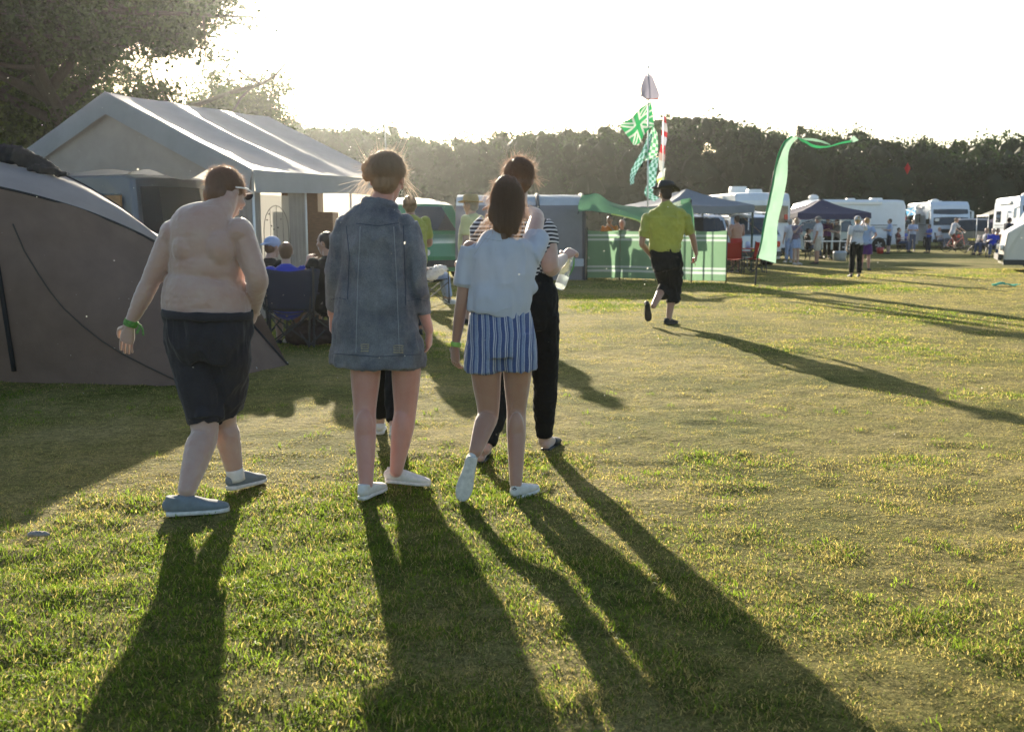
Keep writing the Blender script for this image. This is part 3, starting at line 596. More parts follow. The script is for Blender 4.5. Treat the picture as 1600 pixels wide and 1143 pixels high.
s_ = MB(); s_.loft([(P(325, 486), 66*W, .188), (P(325, 495), 67*W, .193), (P(326, 520), 68*W, .2), (P(327, 548), 60*W, .185), (P(328, 565), 52*W, .165)], 36, 5, U=SH)
s_.loft([(P(300, 525), .13, .15), (P(305, 560), 37*W, .14), (P(314, 610), 34*W, .125), (J(321, 659, 4.97), 30*W, .112)], 28, 5, U=SH); s_.loft([(P(352, 525), .13, .15), (P(358, 560, .02), 34*W, .135), (P(357, 600, .05), 29*W, .115), (J(354, 640, 5.12), 22*W, .10)], 28, 5, U=SH)
me = organic(s_, .007, 4); wrinkle(me, .032, (7, 7, 3), 8); wrinkle(me, .006, (22, 22, 6), 2); sh = dress(boy, 'shorts', me, CL['charcoal'], .007); t = MB(); t.loft([(P(325, 495), 67*W, .192), (P(325, 489), 67.5*W, .195), (P(325, 484), 66.5*W, .190)], 44, 3, U=SH, cap=False); wbm = evalmesh(t.mesh(), [('SOLIDIFY', dict(thickness=.01, offset=1))]); wrinkle(wbm, .01, (30, 30, 4), 3); link('waistband', wbm, CL['charcoal'], boy)
def band(root, a, b_, r, m, name='wristband', par=None):
    t = MB(); t.loft([(a, r, r), (Vector(a).lerp(Vector(b_), .5), r*1.05, r*1.05), (b_, r, r)], 20, 3); return t.build(name, m, par or root, True, True)
wb = M('green_fabric_band', (.10, .24, .05), .8, var=.5, vs=80)
t = MB(); 
band(boy, P(206, 500, -.03), P(203, 509, -.03), .034, wb); t = MB(); t.tube([P(213, 503, -.06), P(222, 512, -.07), P(224, 524, -.07)], .005, 6); t.box(P(217, 514, -.07), (.012, .004, .05), Matrix.Rotation(.5, 3, 'Y')); t.build('band_tail', wb, boy, True)
f_, r_, u_ = perp(hf, hu); t = MB(); W1 = M('white_plastic', (.8, .8, .82), .35)
q = hc+u_*.05
for k in (-1, 1): t.tube([q+r_*.088*k-f_*.02-u_*.03, q+r_*.092*k+f_*.04-u_*.008, q+r_*.082*k+f_*.098], .0045, 6)
t.tube([q-r_*.082+f_*.098, q+f_*.118+u_*.004, q+r_*.082+f_*.098], .005, 6); g_ = t.build('sunglasses', W1, boy, True, True)
for k in (-1, 1):
    l = MB(); l.blob(q+r_*.042*k+f_*.114-u_*.012, (.03, .006, .02), Matrix((r_, f_, u_)).transposed(), 12); l.build('lens', RUBD, g_, True, True)
def socks(root, an, kn, m, r=.048):
    d = (Vector(kn)-Vector(an)).normalized(); t = MB(); t.loft([(Vector(an)-d*.03, r, r), (Vector(an)+d*.035, r, r)], 18, 3); t.build('sock', m, root, True, True)
socks(boy, J(368, 742, grt.y+.02), J(350, 655, 5.12), SHW, .046)
shoe(boy, Vector((gl.x-.105, gl.y-.03, .0)), (.94, .30, 0), (0, 0, 1), .30, SHG, RUB, h=1.1); shoe(boy, Vector((grt.x-.045, grt.y-.02, .012)), (.42, .9, -.06), (0, .05, 1), .29, SHG, RUB, h=1.1)
# --- denim jacket ---
Y0 = 5.2; W = Y0/FPX; ga = G(575, 780); gb = G(625, 764)
dn = thing('person', (G(600, 775).x, 5.15, 0), 'person with a loose bun in a long faded denim jacket and white canvas shoes', 'person', WG)
b = MB(); hb = MB(); b.loft([(P(592, 345), .11, .07), (P(594, 322), .062, .058), (P(600, 300, .02), .054, .056), (P(602, 285, .03), .05, .05)], 16, 4)
hc = P(605, 281, .03); hf = Vector((.12, .97, -.12)); head(b, hc, hf, (0, 0, 1), 1.03)
kn1, an1 = J(570, 640, 5.14), J(572, 757, ga.y+.04); kn2, an2 = J(633, 642, 5.22), J(619, 736, gb.y)
limb(b, P(572, 540), kn1, an1, (.085, .078, .060, .058, .036)); limb(b, P(636, 540), kn2, an2, (.085, .076, .060, .060, .035))
limb(b, P(632, 350), P(648, 440, 0), P(670, 516, .03), (.05, .045, .040, .038, .026)); hand(hb, P(670, 518, .03), P(671, 560, .08)-P(670, 518, .03), (1, -.25, 0), -1, .7, .93)
limb(b, P(541, 352), P(522, 430, 0), P(519, 490, .16), (.05, .045, .038, .036, .026)); hand(hb, P(519, 492, .16), P(517, 530, .2)-P(519, 492, .16), (-1, -.2, 0), 1, .6, .93)
[b.blob(k_.lerp(a_, .27)+Vector((0, -.020, 0)), (.050, .046, .115)) for k_, a_ in ((kn1, an1), (kn2, an2))]; link('body', join(organic(b, .0062, 3), hb), SK[2], dn)
dm = cloth('faded_denim', (.085, .115, .165), var=.5, vs=5, bump=.5, bs=500, sheen=.2, trans=.05)
def denimcol(N, L, o):
    n = N.new('ShaderNodeTexNoise'); n.inputs['Scale'].default_value = 4.5; n.inputs['Detail'].default_value = 7; n.inputs['Roughness'].default_value = .7; L.new(o, n.inputs[0])
    r = N.new('ShaderNodeValToRGB'); L.new(n.outputs[0], r.inputs[0]); e = r.color_ramp.elements; e[0].position = .33; e[0].color = (.075, .082, .105, 1); e[1].position = .66; e[1].color = (.215, .22, .235, 1)
    n2 = N.new('ShaderNodeTexNoise'); n2.inputs['Scale'].default_value = 220; L.new(o, n2.inputs[0]); mx = N.new('ShaderNodeMix'); mx.data_type = 'RGBA'; mx.blend_type = 'OVERLAY'; mx.inputs[0].default_value = .5; L.new(r.outputs[0], mx.inputs[6]); L.new(n2.outputs[0], mx.inputs[7]); return mx.outputs[2]
mcol(dm, denimcol); dl = cloth('worn_denim_edge', (.26, .27, .29), bump=.4, trans=0); dd_ = cloth('dark_denim_seam', (.04, .05, .08), trans=0)  # seam lines use a paler and a darker denim tone
t = MB(); t.loft([(P(589, 571), 75*W, .165), (P(589, 545), 73*W, .165), (P(588, 515), 68*W, .16), (P(588, 470), 62*W, .15), (P(588, 425), 59*W, .14), (P(588, 385), 58*W, .135), (P(589, 358), 56*W, .125), (P(591, 338), 46*W, .105), (P(593, 324), 32*W, .085), (P(594, 314), 22*W, .075)], 44, 5, U=SH, p=2.3)
for pts in ([(546, 350, 0, .068), (533, 385, -.01, .062), (526, 425, -.01, .056), (526, 458, .05, .054), (529, 480, .10, .056)], [(632, 350, 0, .068), (643, 388, -.01, .064), (649, 428, -.02, .058), (651, 458, 0, .056), (652, 486, .02, .058)]):
    t.loft([(P(a, c, d), r, r*1.08) for a, c, d, r in pts], 24, 4, U=SH)
jm = organic(t, .007, 4); hemv = P(0, 571).z; wrinkle(jm, .028, (6, 6, 4), 5); wrinkle(jm, .008, (18, 18, 8), 7); jk = dress(dn, 'denim_jacket', jm, dm, .008)
bv = BVHTree.FromPolygons([tuple(v.co) for v in jm.vertices], [tuple(p.vertices) for p in jm.polygons]); off = dn.location.copy()
def onsurf(px, py, lift=.002, bv=None, off=None, far=False):
    d = ray(px, py).normalized(); o = Vector((0, 0, CAMH))-off; h = bv.ray_cast(o+d*2, d)
    return (h[0]+h[1]*lift+off) if h[0] else None
def seam(name, pts, r, m, par, bv, off, lift=.001, n=26):
    P_ = []
    for (a, c), (a2, c2) in zip(pts[:-1], pts[1:]):
        for k in range(n):
            q = onsurf(a+(a2-a)*k/n, c+(c2-c)*k/n, lift, bv, off)
            if q is not None and (not P_ or (q-P_[-1]).length < .08): P_.append(q)
    if len(P_) > 3: t = MB(); t.tube(P_, r, 6, 1); return t.build(name, m, par, True, True)
# yoke seam, two long panel seams, hem band, cuffs
for pts, m in (([(556, 349), (590, 353), (626, 348)], dd_), ([(563, 354), (559, 440), (556, 555)], dl), ([(615, 354), (620, 440), (624, 555)], dl), ([(519, 552), (590, 557), (662, 553)], dd_), ([(541, 352), (546, 400), (543, 470)], dd_), ([(630, 352), (632, 410), (634, 480)], dd_), ([(637, 470), (652, 467), (668, 470)], dd_), ([(517, 468), (530, 465), (541, 468)], dd_)):
    seam('seam', pts, .0022, m, jk, bv, off)
tan = M('torn_threads', (.42, .36, .24), .9, var=.3, vs=90)
for cx, cy, wd_ in ((570, 543, 13), (622, 545, 15)):
    rp = MB()
    for k in range(7):
        y = cy-5+k*1.8; pp = [onsurf(cx-wd_/2+wd_*q/6+random.uniform(-.6, .6), y+math.sin(q/6*3.14)*(1.5 if k % 2 else -.6), .0035, bv, off) for q in range(7)]
        pp = [q for q in pp if q is not None]
        if len(pp) > 3: rp.tube(pp, .0013 if k not in (0, 6) else .002, 5, 1)
    rp.build('torn_patch', tan, jk, True, True)
t = MB(); t.loft([(P(593, 326), .090, .080), (P(593, 318), .092, .086), (P(594, 311), .070, .074)], 28, 4, U=SH, cap=False); cm = evalmesh(t.mesh(), [('SOLIDIFY', dict(thickness=.008, offset=0))]); wrinkle(cm, .008, (20, 20, 20), 3); link('collar', cm, dm, jk)
hd = hairdo(dn, hc+Vector((0, 0, .005)), hf, (0, 0, 1), 1.03, 'sidebun', HA['wispy'], True, 5200, 9, .006)
def wisps(root, hd, c, n, spots, m, seed):
    sb = MB(); rs = random.Random(seed)
    for _ in range(n):
        s0 = rs.choice(spots); p = Vector(c)+Vector(s0[0])+Vector((rs.gauss(0, .012), rs.gauss(0, .012), rs.gauss(0, .012))); d = (Vector(s0[1])+Vector((rs.gauss(0, .35), rs.gauss(0, .35), rs.gauss(0, .35)))).normalized(); L_ = s0[2]*rs.uniform(.4, 1.2); g = rs.uniform(.2, 1.4); cv = Vector((rs.gauss(0, .5), rs.gauss(0, .3), 0)); P_ = []
        for k in range(9):
            t = k/8; P_.append(p+d*L_*t+Vector((0, 0, -1))*L_*g*.45*t*t+cv*L_*.4*t*t)
        sd = Vector((rs.gauss(0, 1), rs.gauss(0, 1), rs.gauss(0, 1))); vs = []
        for k, q in enumerate(P_):
            tt = P_[min(k+1, 8)]-P_[max(k-1, 0)]; x = tt.cross(sd).normalized()*.00045; vs += [q-x, q+x]
        sb.add(vs, [(2*k, 2*k+1, 2*k+3, 2*k+2) for k in range(8)])
    tm_ = sb.mesh(); tm_.transform(wpos(root).inverted()); b_ = bmesh.new(); b_.from_mesh(hd.data); b_.from_mesh(tm_); b_.to_mesh(hd.data); b_.free()
wisps(dn, hd, hc, 300, [((-.09, -.04, .05), (-1, 0, .3), .05), ((-.10, -.03, .0), (-.8, 0, -.6), .13), ((-.07, -.03, -.04), (-.7, 0, -.8), .15), ((.085, -.02, .0), (.5, 0, -.8), .10), ((0, -.02, .125), (.8, 0, .5), .022), ((.06, -.02, .10), (.9, 0, .3), .025), ((-.05, -.03, .11), (-.9, 0, .4), .025)], HA['wispy'], 4)
wt = M('knit_detail', (.5, .5, .48), .8)
shoe(dn, Vector((ga.x-.035, ga.y-.02, 0)), (.36, .93, 0), (0, 0, 1), .25, SHW, RUB); shoe(dn, Vector((gb.x-.085, gb.y+.02, .035)), (.93, .25, -.14), (.14, 0, 1), .25, SHW, RUB)
# --- girl in cropped tee, striped shorts ---
Y0 = 5.1; W = Y0/FPX; gr_ = G(810, 782); 
gi = thing('person', (G(790, 782).x, 5.05, 0), 'person with long brown hair, pale cropped tee and blue striped shorts, one heel kicked up', 'person', WG)
b = MB(); hb = MB(); b.loft([(P(780, 400), .13, .08), (P(780, 378), .10, .07), (P(786, 362), .05, .052), (P(791, 340, .03), .045, .05), (P(793, 320, .04), .045, .05)], 16, 4)
hc = P(793, 318, .03); hf = Vector((.10, .98, -.15)); head(b, hc, hf, (0, 0, 1), .95)
b.loft([(P(780, 440), .13, .09), (P(780, 480), .125, .09), (P(781, 520), .15, .11)], 20, 4)
limb(b, P(735, 388), P(722, 470, -.02), P(712, 538, .0), (.042, .038, .032, .032, .021)); hand(hb, P(712, 541, 0), P(710, 580, .04)-P(712, 541, 0), (-.75, -.6, 0), 1, .55, .88)
limb(b, P(828, 395, .02), P(838, 338, .36), P(790, 326, .72), (.045, .048, .042, .038, .025)); hand(hb, P(788, 326, .72), P(756, 318, .62)-P(786, 325, .70), (-.1, .5, 1), 1, .35, .9)
knL, anL = J(763, 645, 5.12), J(743, 705, 4.92); knR, anR = J(807, 640, 5.14), J(806, 758, gr_.y+.03)
limb(b, P(757, 540), knL, anL, (.085, .076, .056, .055, .034)); limb(b, P(810, 540), knR, anR, (.08, .072, .052, .050, .031))
[b.blob(k_.lerp(a_, .28)+Vector((0, -.016, 0)), (.043, .040, .105)) for k_, a_ in ((knR, anR),)]; link('body', join(organic(b, .0060, 3), hb), SK[1], gi)
tee = cloth('pale_blue_white_cotton', (.58, .61, .69), trans=.22, var=.05)
t = MB(); t.loft([(P(776, 491, 0), 49*W, .130), (P(779, 474, 0), 51*W, .130), (P(783, 445), 51*W, .115), (P(784, 415), 54*W, .11), (P(783, 395), 55*W, .10), (P(781, 382), 48*W, .09), (P(780, 372), 34*W, .075), (P(781, 366), 25*W, .066)], 36, 5, U=SH)
t.loft([(P(736, 388), .06, .07), (P(728, 415, -.01), .052, .062), (P(724, 446, -.02), .049, .058)], 24, 4, U=SH); t.loft([(P(824, 400), .060, .075), (P(838, 384, .06), .054, .062), (P(846, 370, .14), .050, .054)], 24, 4, U=(0, 1, 0))
me = organic(t, .0062, 3); c_ = co_np(me); lo = co_np(me)[:, 2].min(); wrinkle(me, .020, (8, 8, 2.2), 12); wrinkle(me, .010, (3, 3, 7), 15)
ts = dress(gi, 'cropped_tee', me, tee, .006); bt = BVHTree.FromPolygons([tuple(v.co) for v in me.vertices], [tuple(p.vertices) for p in me.polygons]); of = gi.location.copy()
fl_ = patch_([[P(822, 405, -.03), P(832, 425, -.02), P(836, 440, .0)], [P(812, 440, -.06), P(832, 448, -.04), P(845, 452, -.0)], [P(800, 480, -.09), P(818, 474, -.05), P(828, 464, .0)]]); link('hem_flap', evalmesh(fl_, [('SOLIDIFY', dict(thickness=.004))]), tee, ts, True)
seam('sleeve_hem', [(713, 440), (724, 444), (736, 444)], .0016, tee, ts, bt, of, .0015); seam('shoulder_seam', [(740, 380), (744, 400), (741, 425)], .0012, tee, ts, bt, of); seam('hem_stitch', [(734, 480), (773, 488), (800, 478)], .0012, tee, ts, bt, of)
seam('neckline', [(756, 372), (781, 376), (806, 372)], .0028, tee, ts, bt, of)
stp = cloth('striped_shorts_cotton', (.1, .14, .3), trans=.12)
def stripes(N, L, o):
    sp = N.new('ShaderNodeSeparateXYZ'); L.new(o, sp.inputs[0]); nz = N.new('ShaderNodeTexNoise'); nz.inputs['Scale'].default_value = 5; L.new(o, nz.inputs[0])
    at = N.new('ShaderNodeMath'); at.operation = 'MULTIPLY_ADD'; L.new(nz.outputs[0], at.inputs[0]); at.inputs[1].default_value = .035; L.new(sp.outputs[0], at.inputs[2])
    def saw(k, off):
        m = N.new('ShaderNodeMath'); m.operation = 'MULTIPLY_ADD'; L.new(at.outputs[0], m.inputs[0]); m.inputs[1].default_value = k; m.inputs[2].default_value = off; f = N.new('ShaderNodeMath'); f.operation = 'FRACT'; L.new(m.outputs[0], f.inputs[0]); return f.outputs[0]
    r = N.new('ShaderNodeValToRGB'); r.color_ramp.interpolation = 'CONSTANT'; L.new(saw(17, 100.0), r.inputs[0]); e = r.color_ramp.elements
    st = [(0, (.075, .11, .26)), (.26, (.52, .55, .62)), (.36, (.075, .11, .26)), (.44, (.55, .57, .64)), (.50, (.075, .11, .26)), (.66, (.24, .30, .44)), (.9, (.55, .57, .64)), (.94, (.075, .11, .26))]
    while len(e) < len(st): e.new(.5)
    for q, (p, c) in zip(e, st): q.position = p; q.color = (*c, 1)
    n2 = N.new('ShaderNodeTexNoise'); n2.inputs['Scale'].default_value = 160; L.new(o, n2.inputs[0]); mx = N.new('ShaderNodeMix'); mx.data_type = 'RGBA'; mx.blend_type = 'OVERLAY'; mx.inputs[0].default_value = .35; L.new(r.outputs[0], mx.inputs[6]); L.new(n2.outputs[0], mx.inputs[7]); return mx.outputs[2]
mcol(stp, stripes)
t = MB(); t.loft([(P(780, 480), 44*W, .110), (P(781, 487), 47*W, .12), (P(782, 510), 51*W, .135), (P(784, 538), 55*W, .142), (P(784, 555), 54*W, .135)], 36, 5, U=SH)
t.loft([(P(762, 520), .09, .12), (P(757, 550), 30.5*W, .125), (P(756, 579), 30*W, .12)], 26, 5, U=SH); t.loft([(P(808, 520), .09, .12), (P(810, 550), 30*W, .125), (P(811, 577), 29.5*W, .12)], 26, 5, U=SH)
me = organic(t, .0062, 3); wrinkle(me, .02, (12, 12, 3), 22); sh = dress(gi, 'striped_shorts', me, stp, .006); b3 = BVHTree.FromPolygons([tuple(v.co) for v in me.vertices], [tuple(p.vertices) for p in me.polygons]); seam('pocket_welt', [(731, 507), (745, 508), (758, 506)], .0025, stp, sh, b3, of); seam('pocket_welt', [(794, 504), (808, 505), (822, 502)], .0025, stp, sh, b3, of)
band(gi, P(713, 534, 0), P(712, 541, 0), .026, M('lime_band', (.30, .5, .10), .6))
hd = hairdo(gi, hc+Vector((0, 0, .002)), hf, (0, 0, 1), .98, 'long', HA['brown'], True, 7500, 12, .006)
wisps(gi, hd, hc, 520, [((-.085, -.03, .04), (-.6, 0, -.5), .05), ((-.075, -.04, -.06), (-.7, 0, -.9), .12), ((-.06, -.05, -.13), (-.5, -.1, -.9), .12), ((.08, -.03, .0), (.4, 0, -.8), .06), ((0, -.02, .115), (.7, 0, .6), .02), ((-.05, -.02, .10), (-.8, 0, .4), .03), ((.02, -.06, -.2), (.2, -.1, -1), .07)], HA['brown'], 5)
so1 = shoe(gi, J(738, 713, 4.86), (-.24, .10, -.96), (.05, .98, .12), .245, SHW, RUB, laces=True); shoe(gi, Vector((gr_.x-.03, gr_.y-.0, 0)), (.52, .85, 0), (0, 0, 1), .245, SHW, RUB)
bk = M('black_print', (.02, .02, .03), .5); tb = MB(); hb = MB(); hl = Vector((gr_.x-.03, gr_.y, 0))
for a in (-.5, 0, .5): tb.blob(hl+Vector((.010+.007*a*2, -.010, .066+.004*(a == 0))), (.003, .0012, .006), Matrix.Rotation(-a, 3, 'Y'), 8)
tb.box(hl+Vector((.010, -.010, .058)), (.014, .0015, .0016)); tb.build('heel_mark', bk, gi, True)
# --- striped top, black trousers ---
Y0 = 6.0; W = Y0/FPX; g2 = G(858, 704); g3 = G(756, 724)
st = thing('person', (G(815, 715).x, 6.0, 0), 'person in striped top and black trousers holding a bottle, hair pinned up', 'person', WG)
b = MB(); hb = MB(); hc = P(811, 281, .02); hf = Vector((.05, .98, -.1)); head(b, hc, hf, (0, 0, 1), 1.0)
b.loft([(P(810, 350), .12, .08), (P(811, 330), .06, .055), (P(811, 305, .01), .05, .05), (P(811, 290, .02), .05, .05)], 16, 4)
wr = P(881, 403, .20); el = P(860, 418, -.06); sR = P(851, 358, 0); wb_ = P(883, 398, .22)
limb(b, sR, el, wr, (.060, .060, .052, .046, .028)); hand(hb, wr, (.55, .5, .45), (-.3, -.8, .5), -1, 1.0, .95)
limb(b, P(752, 358), P(748, 420, .05), P(765, 440, .25), (.058, .056, .05, .045, .028)); hand(hb, P(765, 440, .25), (.3, .9, -.1), (-.6, 0, .7), 1, .6, .95)
k1, a1 = J(852, 600, 6.05), J(850, 690, g2.y+.02); k2, a2 = J(784, 615, 5.95), J(758, 702, g3.y)
b.loft([(P(818, 405), .15, .10), (P(820, 430), .145, .10)], 16, 3)
limb(b, P(845, 500), k1, a1, (.09, .08, .06, .058, .036)); limb(b, P(800, 500), k2, a2, (.09, .08, .06, .058, .036))
for g_, dx in ((g2, .3), (g3, .05)):
    d = Vector((dx, 1, 0)).normalized(); h0 = Vector((g_.x-.02, g_.y, 0)); b.loft([(h0+Vector((0, 0, .035)), .028, .03), (h0+d*.05+Vector((0, 0, .05)), .033, .045), (h0+d*.13+Vector((0, 0, .035)), .04, .025), (h0+d*.20+Vector((0, 0, .022)), .042, .015), (h0+d*.23+Vector((0, 0, .018)), .03, .01)], 14, 3, cap='round')
link('body', join(organic(b, .0065, 3), hb), SK[0], st)
for g_, dx in ((g2, .3), (g3, .05)):
    d = Vector((dx, 1, 0)).normalized(); h0 = Vector((g_.x-.02, g_.y, 0)); t = MB(); t.loft([(h0-d*.02+Vector((0, 0, .008)), .03, .010), (h0+d*.1+Vector((0, 0, .008)), .04, .010), (h0+d*.2+Vector((0, 0, .008)), .047, .010), (h0+d*.25+Vector((0, 0, .008)), .03, .010)], 18, 4, p=3); t.loft([(h0+d*.12+Vector((0, 0, .03)), .05, .036), (h0+d*.17+Vector((0, 0, .026)), .053, .03), (h0+d*.215+Vector((0, 0, .022)), .05, .024)], 18, 3, cap='round'); t.build('sandal', SHK, st, True, True)
sm = cloth('striped_jersey', (.7, .7, .72), trans=.12)
def hstr(N, L, o):
    at = N.new('ShaderNodeAttribute'); at.attribute_name = 'sv'; w_ = N.new('ShaderNodeMath'); w_.operation = 'MULTIPLY'; w_.inputs[1].default_value = 1/.0235; L.new(at.outputs['Fac'], w_.inputs[0]); f = N.new('ShaderNodeMath'); f.operation = 'FRACT'; L.new(w_.outputs[0], f.inputs[0])
    r = N.new('ShaderNodeValToRGB'); r.color_ramp.interpolation = 'CONSTANT'; L.new(f.outputs[0], r.inputs[0]); e = r.color_ramp.elements; e[0].color = (.025, .025, .035, 1); e[1].position = .55; e[1].color = (.66, .66, .68, 1); return r.outputs[0]
mcol(sm, hstr)
t = MB(); t.loft([(P(817, 434), 41*W, .115), (P(815, 415), 43*W, .12), (P(811, 390), 48*W, .13), (P(809, 368), 52*W, .12), (P(809, 352), 46*W, .10), (P(810, 342), 32*W, .085), (P(811, 334), 22*W, .07)], 34, 5, U=SH)
slv = [(P(846, 352, 0), .070), (P(858, 368, -.01), .072)]; eL = sR.lerp(el, .42); t.loft([(sR.lerp(P(811, 352), .2), .07, .075), (sR, .071, .076), (eL, .068, .072)], 24, 4, U=SH); t.loft([(P(760, 354), .07, .075), (P(752, 360), .07, .075), (P(750, 380, .02), .068, .072)], 24, 4, U=SH)
me = organic(t, .0065, 3); wrinkle(me, .014, (9, 9, 9), 31); c_ = co_np(me); ax = (eL-sR).normalized(); armd = (c_-np.array(sR))@np.array(ax); dst = np.linalg.norm(c_-np.array(sR)-armd[:, None]*np.array(ax), axis=1); isarm = (c_[:, 0] > sR.x-.03) & (armd > -.2) & (dst < .11)
sv = np.where(isarm, armd+5.0, c_[:, 2]+5.0); a_ = me.attributes.new('sv', 'FLOAT', 'POINT'); a_.data.foreach_set('value', sv.astype('f')); dress(st, 'striped_top', me, sm, .006)
t = MB(); t.loft([(P(818, 428), 40*W, .11), (P(820, 440), 43*W, .118), (P(824, 465), 48*W, .135), (P(825, 490), 48*W, .135), (P(826, 515), 44*W, .12)], 32, 5, U=SH)
limb(t, P(848, 490), k1, a1, (.10, .09, .072, .070, .044), lambda x: .004, 1.9); limb(t, P(803, 490), k2, a2, (.10, .09, .072, .068, .044), lambda x: .004, 1.9)
me = organic(t, .007, 3); wrinkle(me, .012, (14, 14, 14), 3); dress(st, 'trousers', me, CL['black'], .006)
hd = hairdo(st, hc, hf, (0, 0, 1), 1.05, 'bun', HA['brown'], True, 3200, 15, .006); wisps(st, hd, hc, 240, [((0, -.02, .125), (.8, 0, .6), .022), ((-.06, -.02, .10), (-.9, 0, .4), .025), ((.07, -.02, .09), (.9, 0, .3), .025), ((.09, -.02, .0), (.8, 0, -.3), .05), ((-.09, -.02, .0), (-.8, 0, -.3), .05)], HA['wispy'], 6)
# bottle in her hand
bt_ = wr+Vector((.045, .03, -.0)); bb = P(874, 450, .16); ax = (bb-bt_).normalized(); br = thing('bottle', bb, 'clear plastic bottle in the hand of the striped top wearer', 'bottle'); cp = bt_-ax*.0
gl_ = M('clear_plastic', (.92, .96, .95), .08, spec=.5); gl_.node_tree.nodes['Principled BSDF'].inputs['Transmission Weight'].default_value = .85; gl_.node_tree.nodes['Principled BSDF'].inputs['IOR'].default_value = 1.2
t = MB(); L_ = (bb-bt_).length; t.loft([(bt_, .013), (bt_+ax*L_*.2, .015), (bt_+ax*L_*.42, .031), (bt_+ax*L_*.6, .033), (bt_+ax*L_*.95, .033), (bb, .029)], 24, 4); t.build('glass', gl_, br, True, True)
t = MB(); t.loft([(bt_-ax*.012, .0145), (bt_+ax*.012, .0145)], 16, 1); t.build('cap', M('white_cap', (.8, .8, .78), .4), br, True, True); t = MB(); t.loft([(bt_+ax*L_*.62, .0338), (bt_+ax*L_*.9, .0338)], 24, 2, cap=False); t.build('label', M('pale_label', (.72, .76, .74), .6, trans=.4), br, True, True)
t = MB(); t.tube([bt_+Vector((.02, 0, 0)), bt_.lerp(bb, .3)+Vector((.036, -.012, 0)), bt_.lerp(bb, .6)+Vector((.03, -.02, 0))], [.004, .006, .003], 6); t.build('green_strip', M('green_strip', (.12, .32, .08), .5, trans=.4), br, True, True)
# --- the walker hidden by the denim jacket ---
gh = G(597, 697); person('person in black trousers almost hidden beyond the denim jacket wearer', (J(601, 500, 6.35).x, 6.35), 1.64, 0, 'f', top=CL['black'], sleeve=.7, bottom=CL['black'], shoes=SHW, hair='dark', style='short', stance='walk2', vox=.009, group=WG, arms=('hold', 'hold'))
# --- yellow polo, black hat ---
gy = G(1047, 507); Y0 = gy.y; W = Y0/FPX
yl = thing('person', (gy.x, gy.y, 0), 'person in lime yellow polo shirt and black brimmed hat striding away', 'person')
b = MB(); hb = MB(); hc = P(1040, 303, .03); hf = Vector((-.25, .95, -.1)); head(b, hc, hf, (0, 0, 1), 1.05)
b.loft([(P(1042, 345), .16, .1), (P(1041, 325), .075, .07), (P(1040, 310, .02), .06, .06)], 16, 4)
eL_, wL_ = P(1003, 380, -.02), P(1015, 397, .14); eR_, wR_ = P(1083, 373, 0), P(1088, 397, .03)
limb(b, P(1010, 340), eL_, wL_, (.058, .052, .043, .042, .028)); hand(hb, wL_, (.4, .3, -.8), (-.8, -.3, 0), 1, .7); limb(b, P(1072, 340), eR_, wR_, (.058, .052, .043, .042, .028)); hand(hb, wR_, (-.02, .1, -1), (1, -.3, 0), -1, 1.0)
kl, al = P(1040, 440, .16), J(1021, 478, Y0-.20); kr, ar_ = P(1052, 450, .12), J(1045, 497, Y0+.03)
limb(b, P(1030, 405), kl, al, (.1, .09, .065, .062, .04)); limb(b, P(1052, 405), kr, ar_, (.1, .09, .065, .062, .04)); link('body', join(organic(b, .009, 3), hb), SK[1], yl)
t = MB(); t.loft([(P(1039, 393), 24*W, .15), (P(1040, 375), 25*W, .155), (P(1041, 355), 29*W, .16), (P(1041, 338), 33*W, .14), (P(1041, 328), 26*W, .12), (P(1041, 320), 11*W, .085), (P(1041, 316), 7.5*W, .075)], 34, 5, U=SH)
for a, c in ((P(1012, 338), eL_), (P(1070, 338), eR_)): t.loft([(a, .078, .085), (a.lerp(c, .5), .075, .082), (a.lerp(c, .78), .078, .084)], 24, 4, U=SH)
me = organic(t, .009, 4); wrinkle(me, .032, (5, 5, 6), 41); wrinkle(me, .008, (12, 12, 10), 44); dress(yl, 'polo_shirt', me, CL['yellow'], .008)
t = MB(); t.loft([(P(1039, 388), 23*W, .145), (P(1041, 403), 25*W, .155), (P(1044, 420), 23*W, .15)], 30, 5, U=SH); t.loft([(P(1031, 405), .11, .12), (P(1036, 428, .08), .105, .12), (P(1040, 447, .14), .09, .1), (P(1035, 461, .02), .085, .085)], 24, 5, U=SH); t.loft([(P(1052, 405), .11, .12), (P(1054, 430, .06), .11, .12), (P(1054, 452, .1), .10, .11), (P(1052, 473, .06), .092, .1)], 24, 5, U=SH)
me = organic(t, .009, 3); wrinkle(me, .045, (7, 7, 6), 47); dress(yl, 'trousers', me, CL['black'], .007)
hairdo(yl, hc, hf, (0, 0, 1), 1.02, 'short', HA['dark'], True, 0, 3); brimhat(SHK, .165, .115, .05, True)(yl, hc+Vector((0, 0, .015)), Vector((.9, .3, -.1)), 1.08)
sd = al; shoe(yl, J(1012, 474, Y0-.26), (.12, .42, -.9), (-.1, .85, .4), .29, SHK, RUBD); shoe(yl, Vector((gy.x-.08, gy.y-.02, 0)), (.72, .7, 0), (0, 0, 1), .29, SHK, RUBD)
band(yl, wL_-Vector((.0, 0, -.02)), wL_, .034, CL['black']); rd = MB(); rd.loft([(wR_+Vector((-.03, .03, -.06)), .012, .03), (wR_+Vector((-.035, .03, -.1)), .012, .028)], 12, 2, cap='round'); rd.tube([wR_+Vector((-.03, .03, -.1)), wR_+Vector((-.0, .02, -.16))], .004, 5)
rr = rd.build('lighter', M('red_plastic', (.5, .03, .02), .3), None, False, True); rr.name = 'red_pouch'; tag(rr, 'small red pouch in the right hand of the yellow polo wearer', 'pouch')
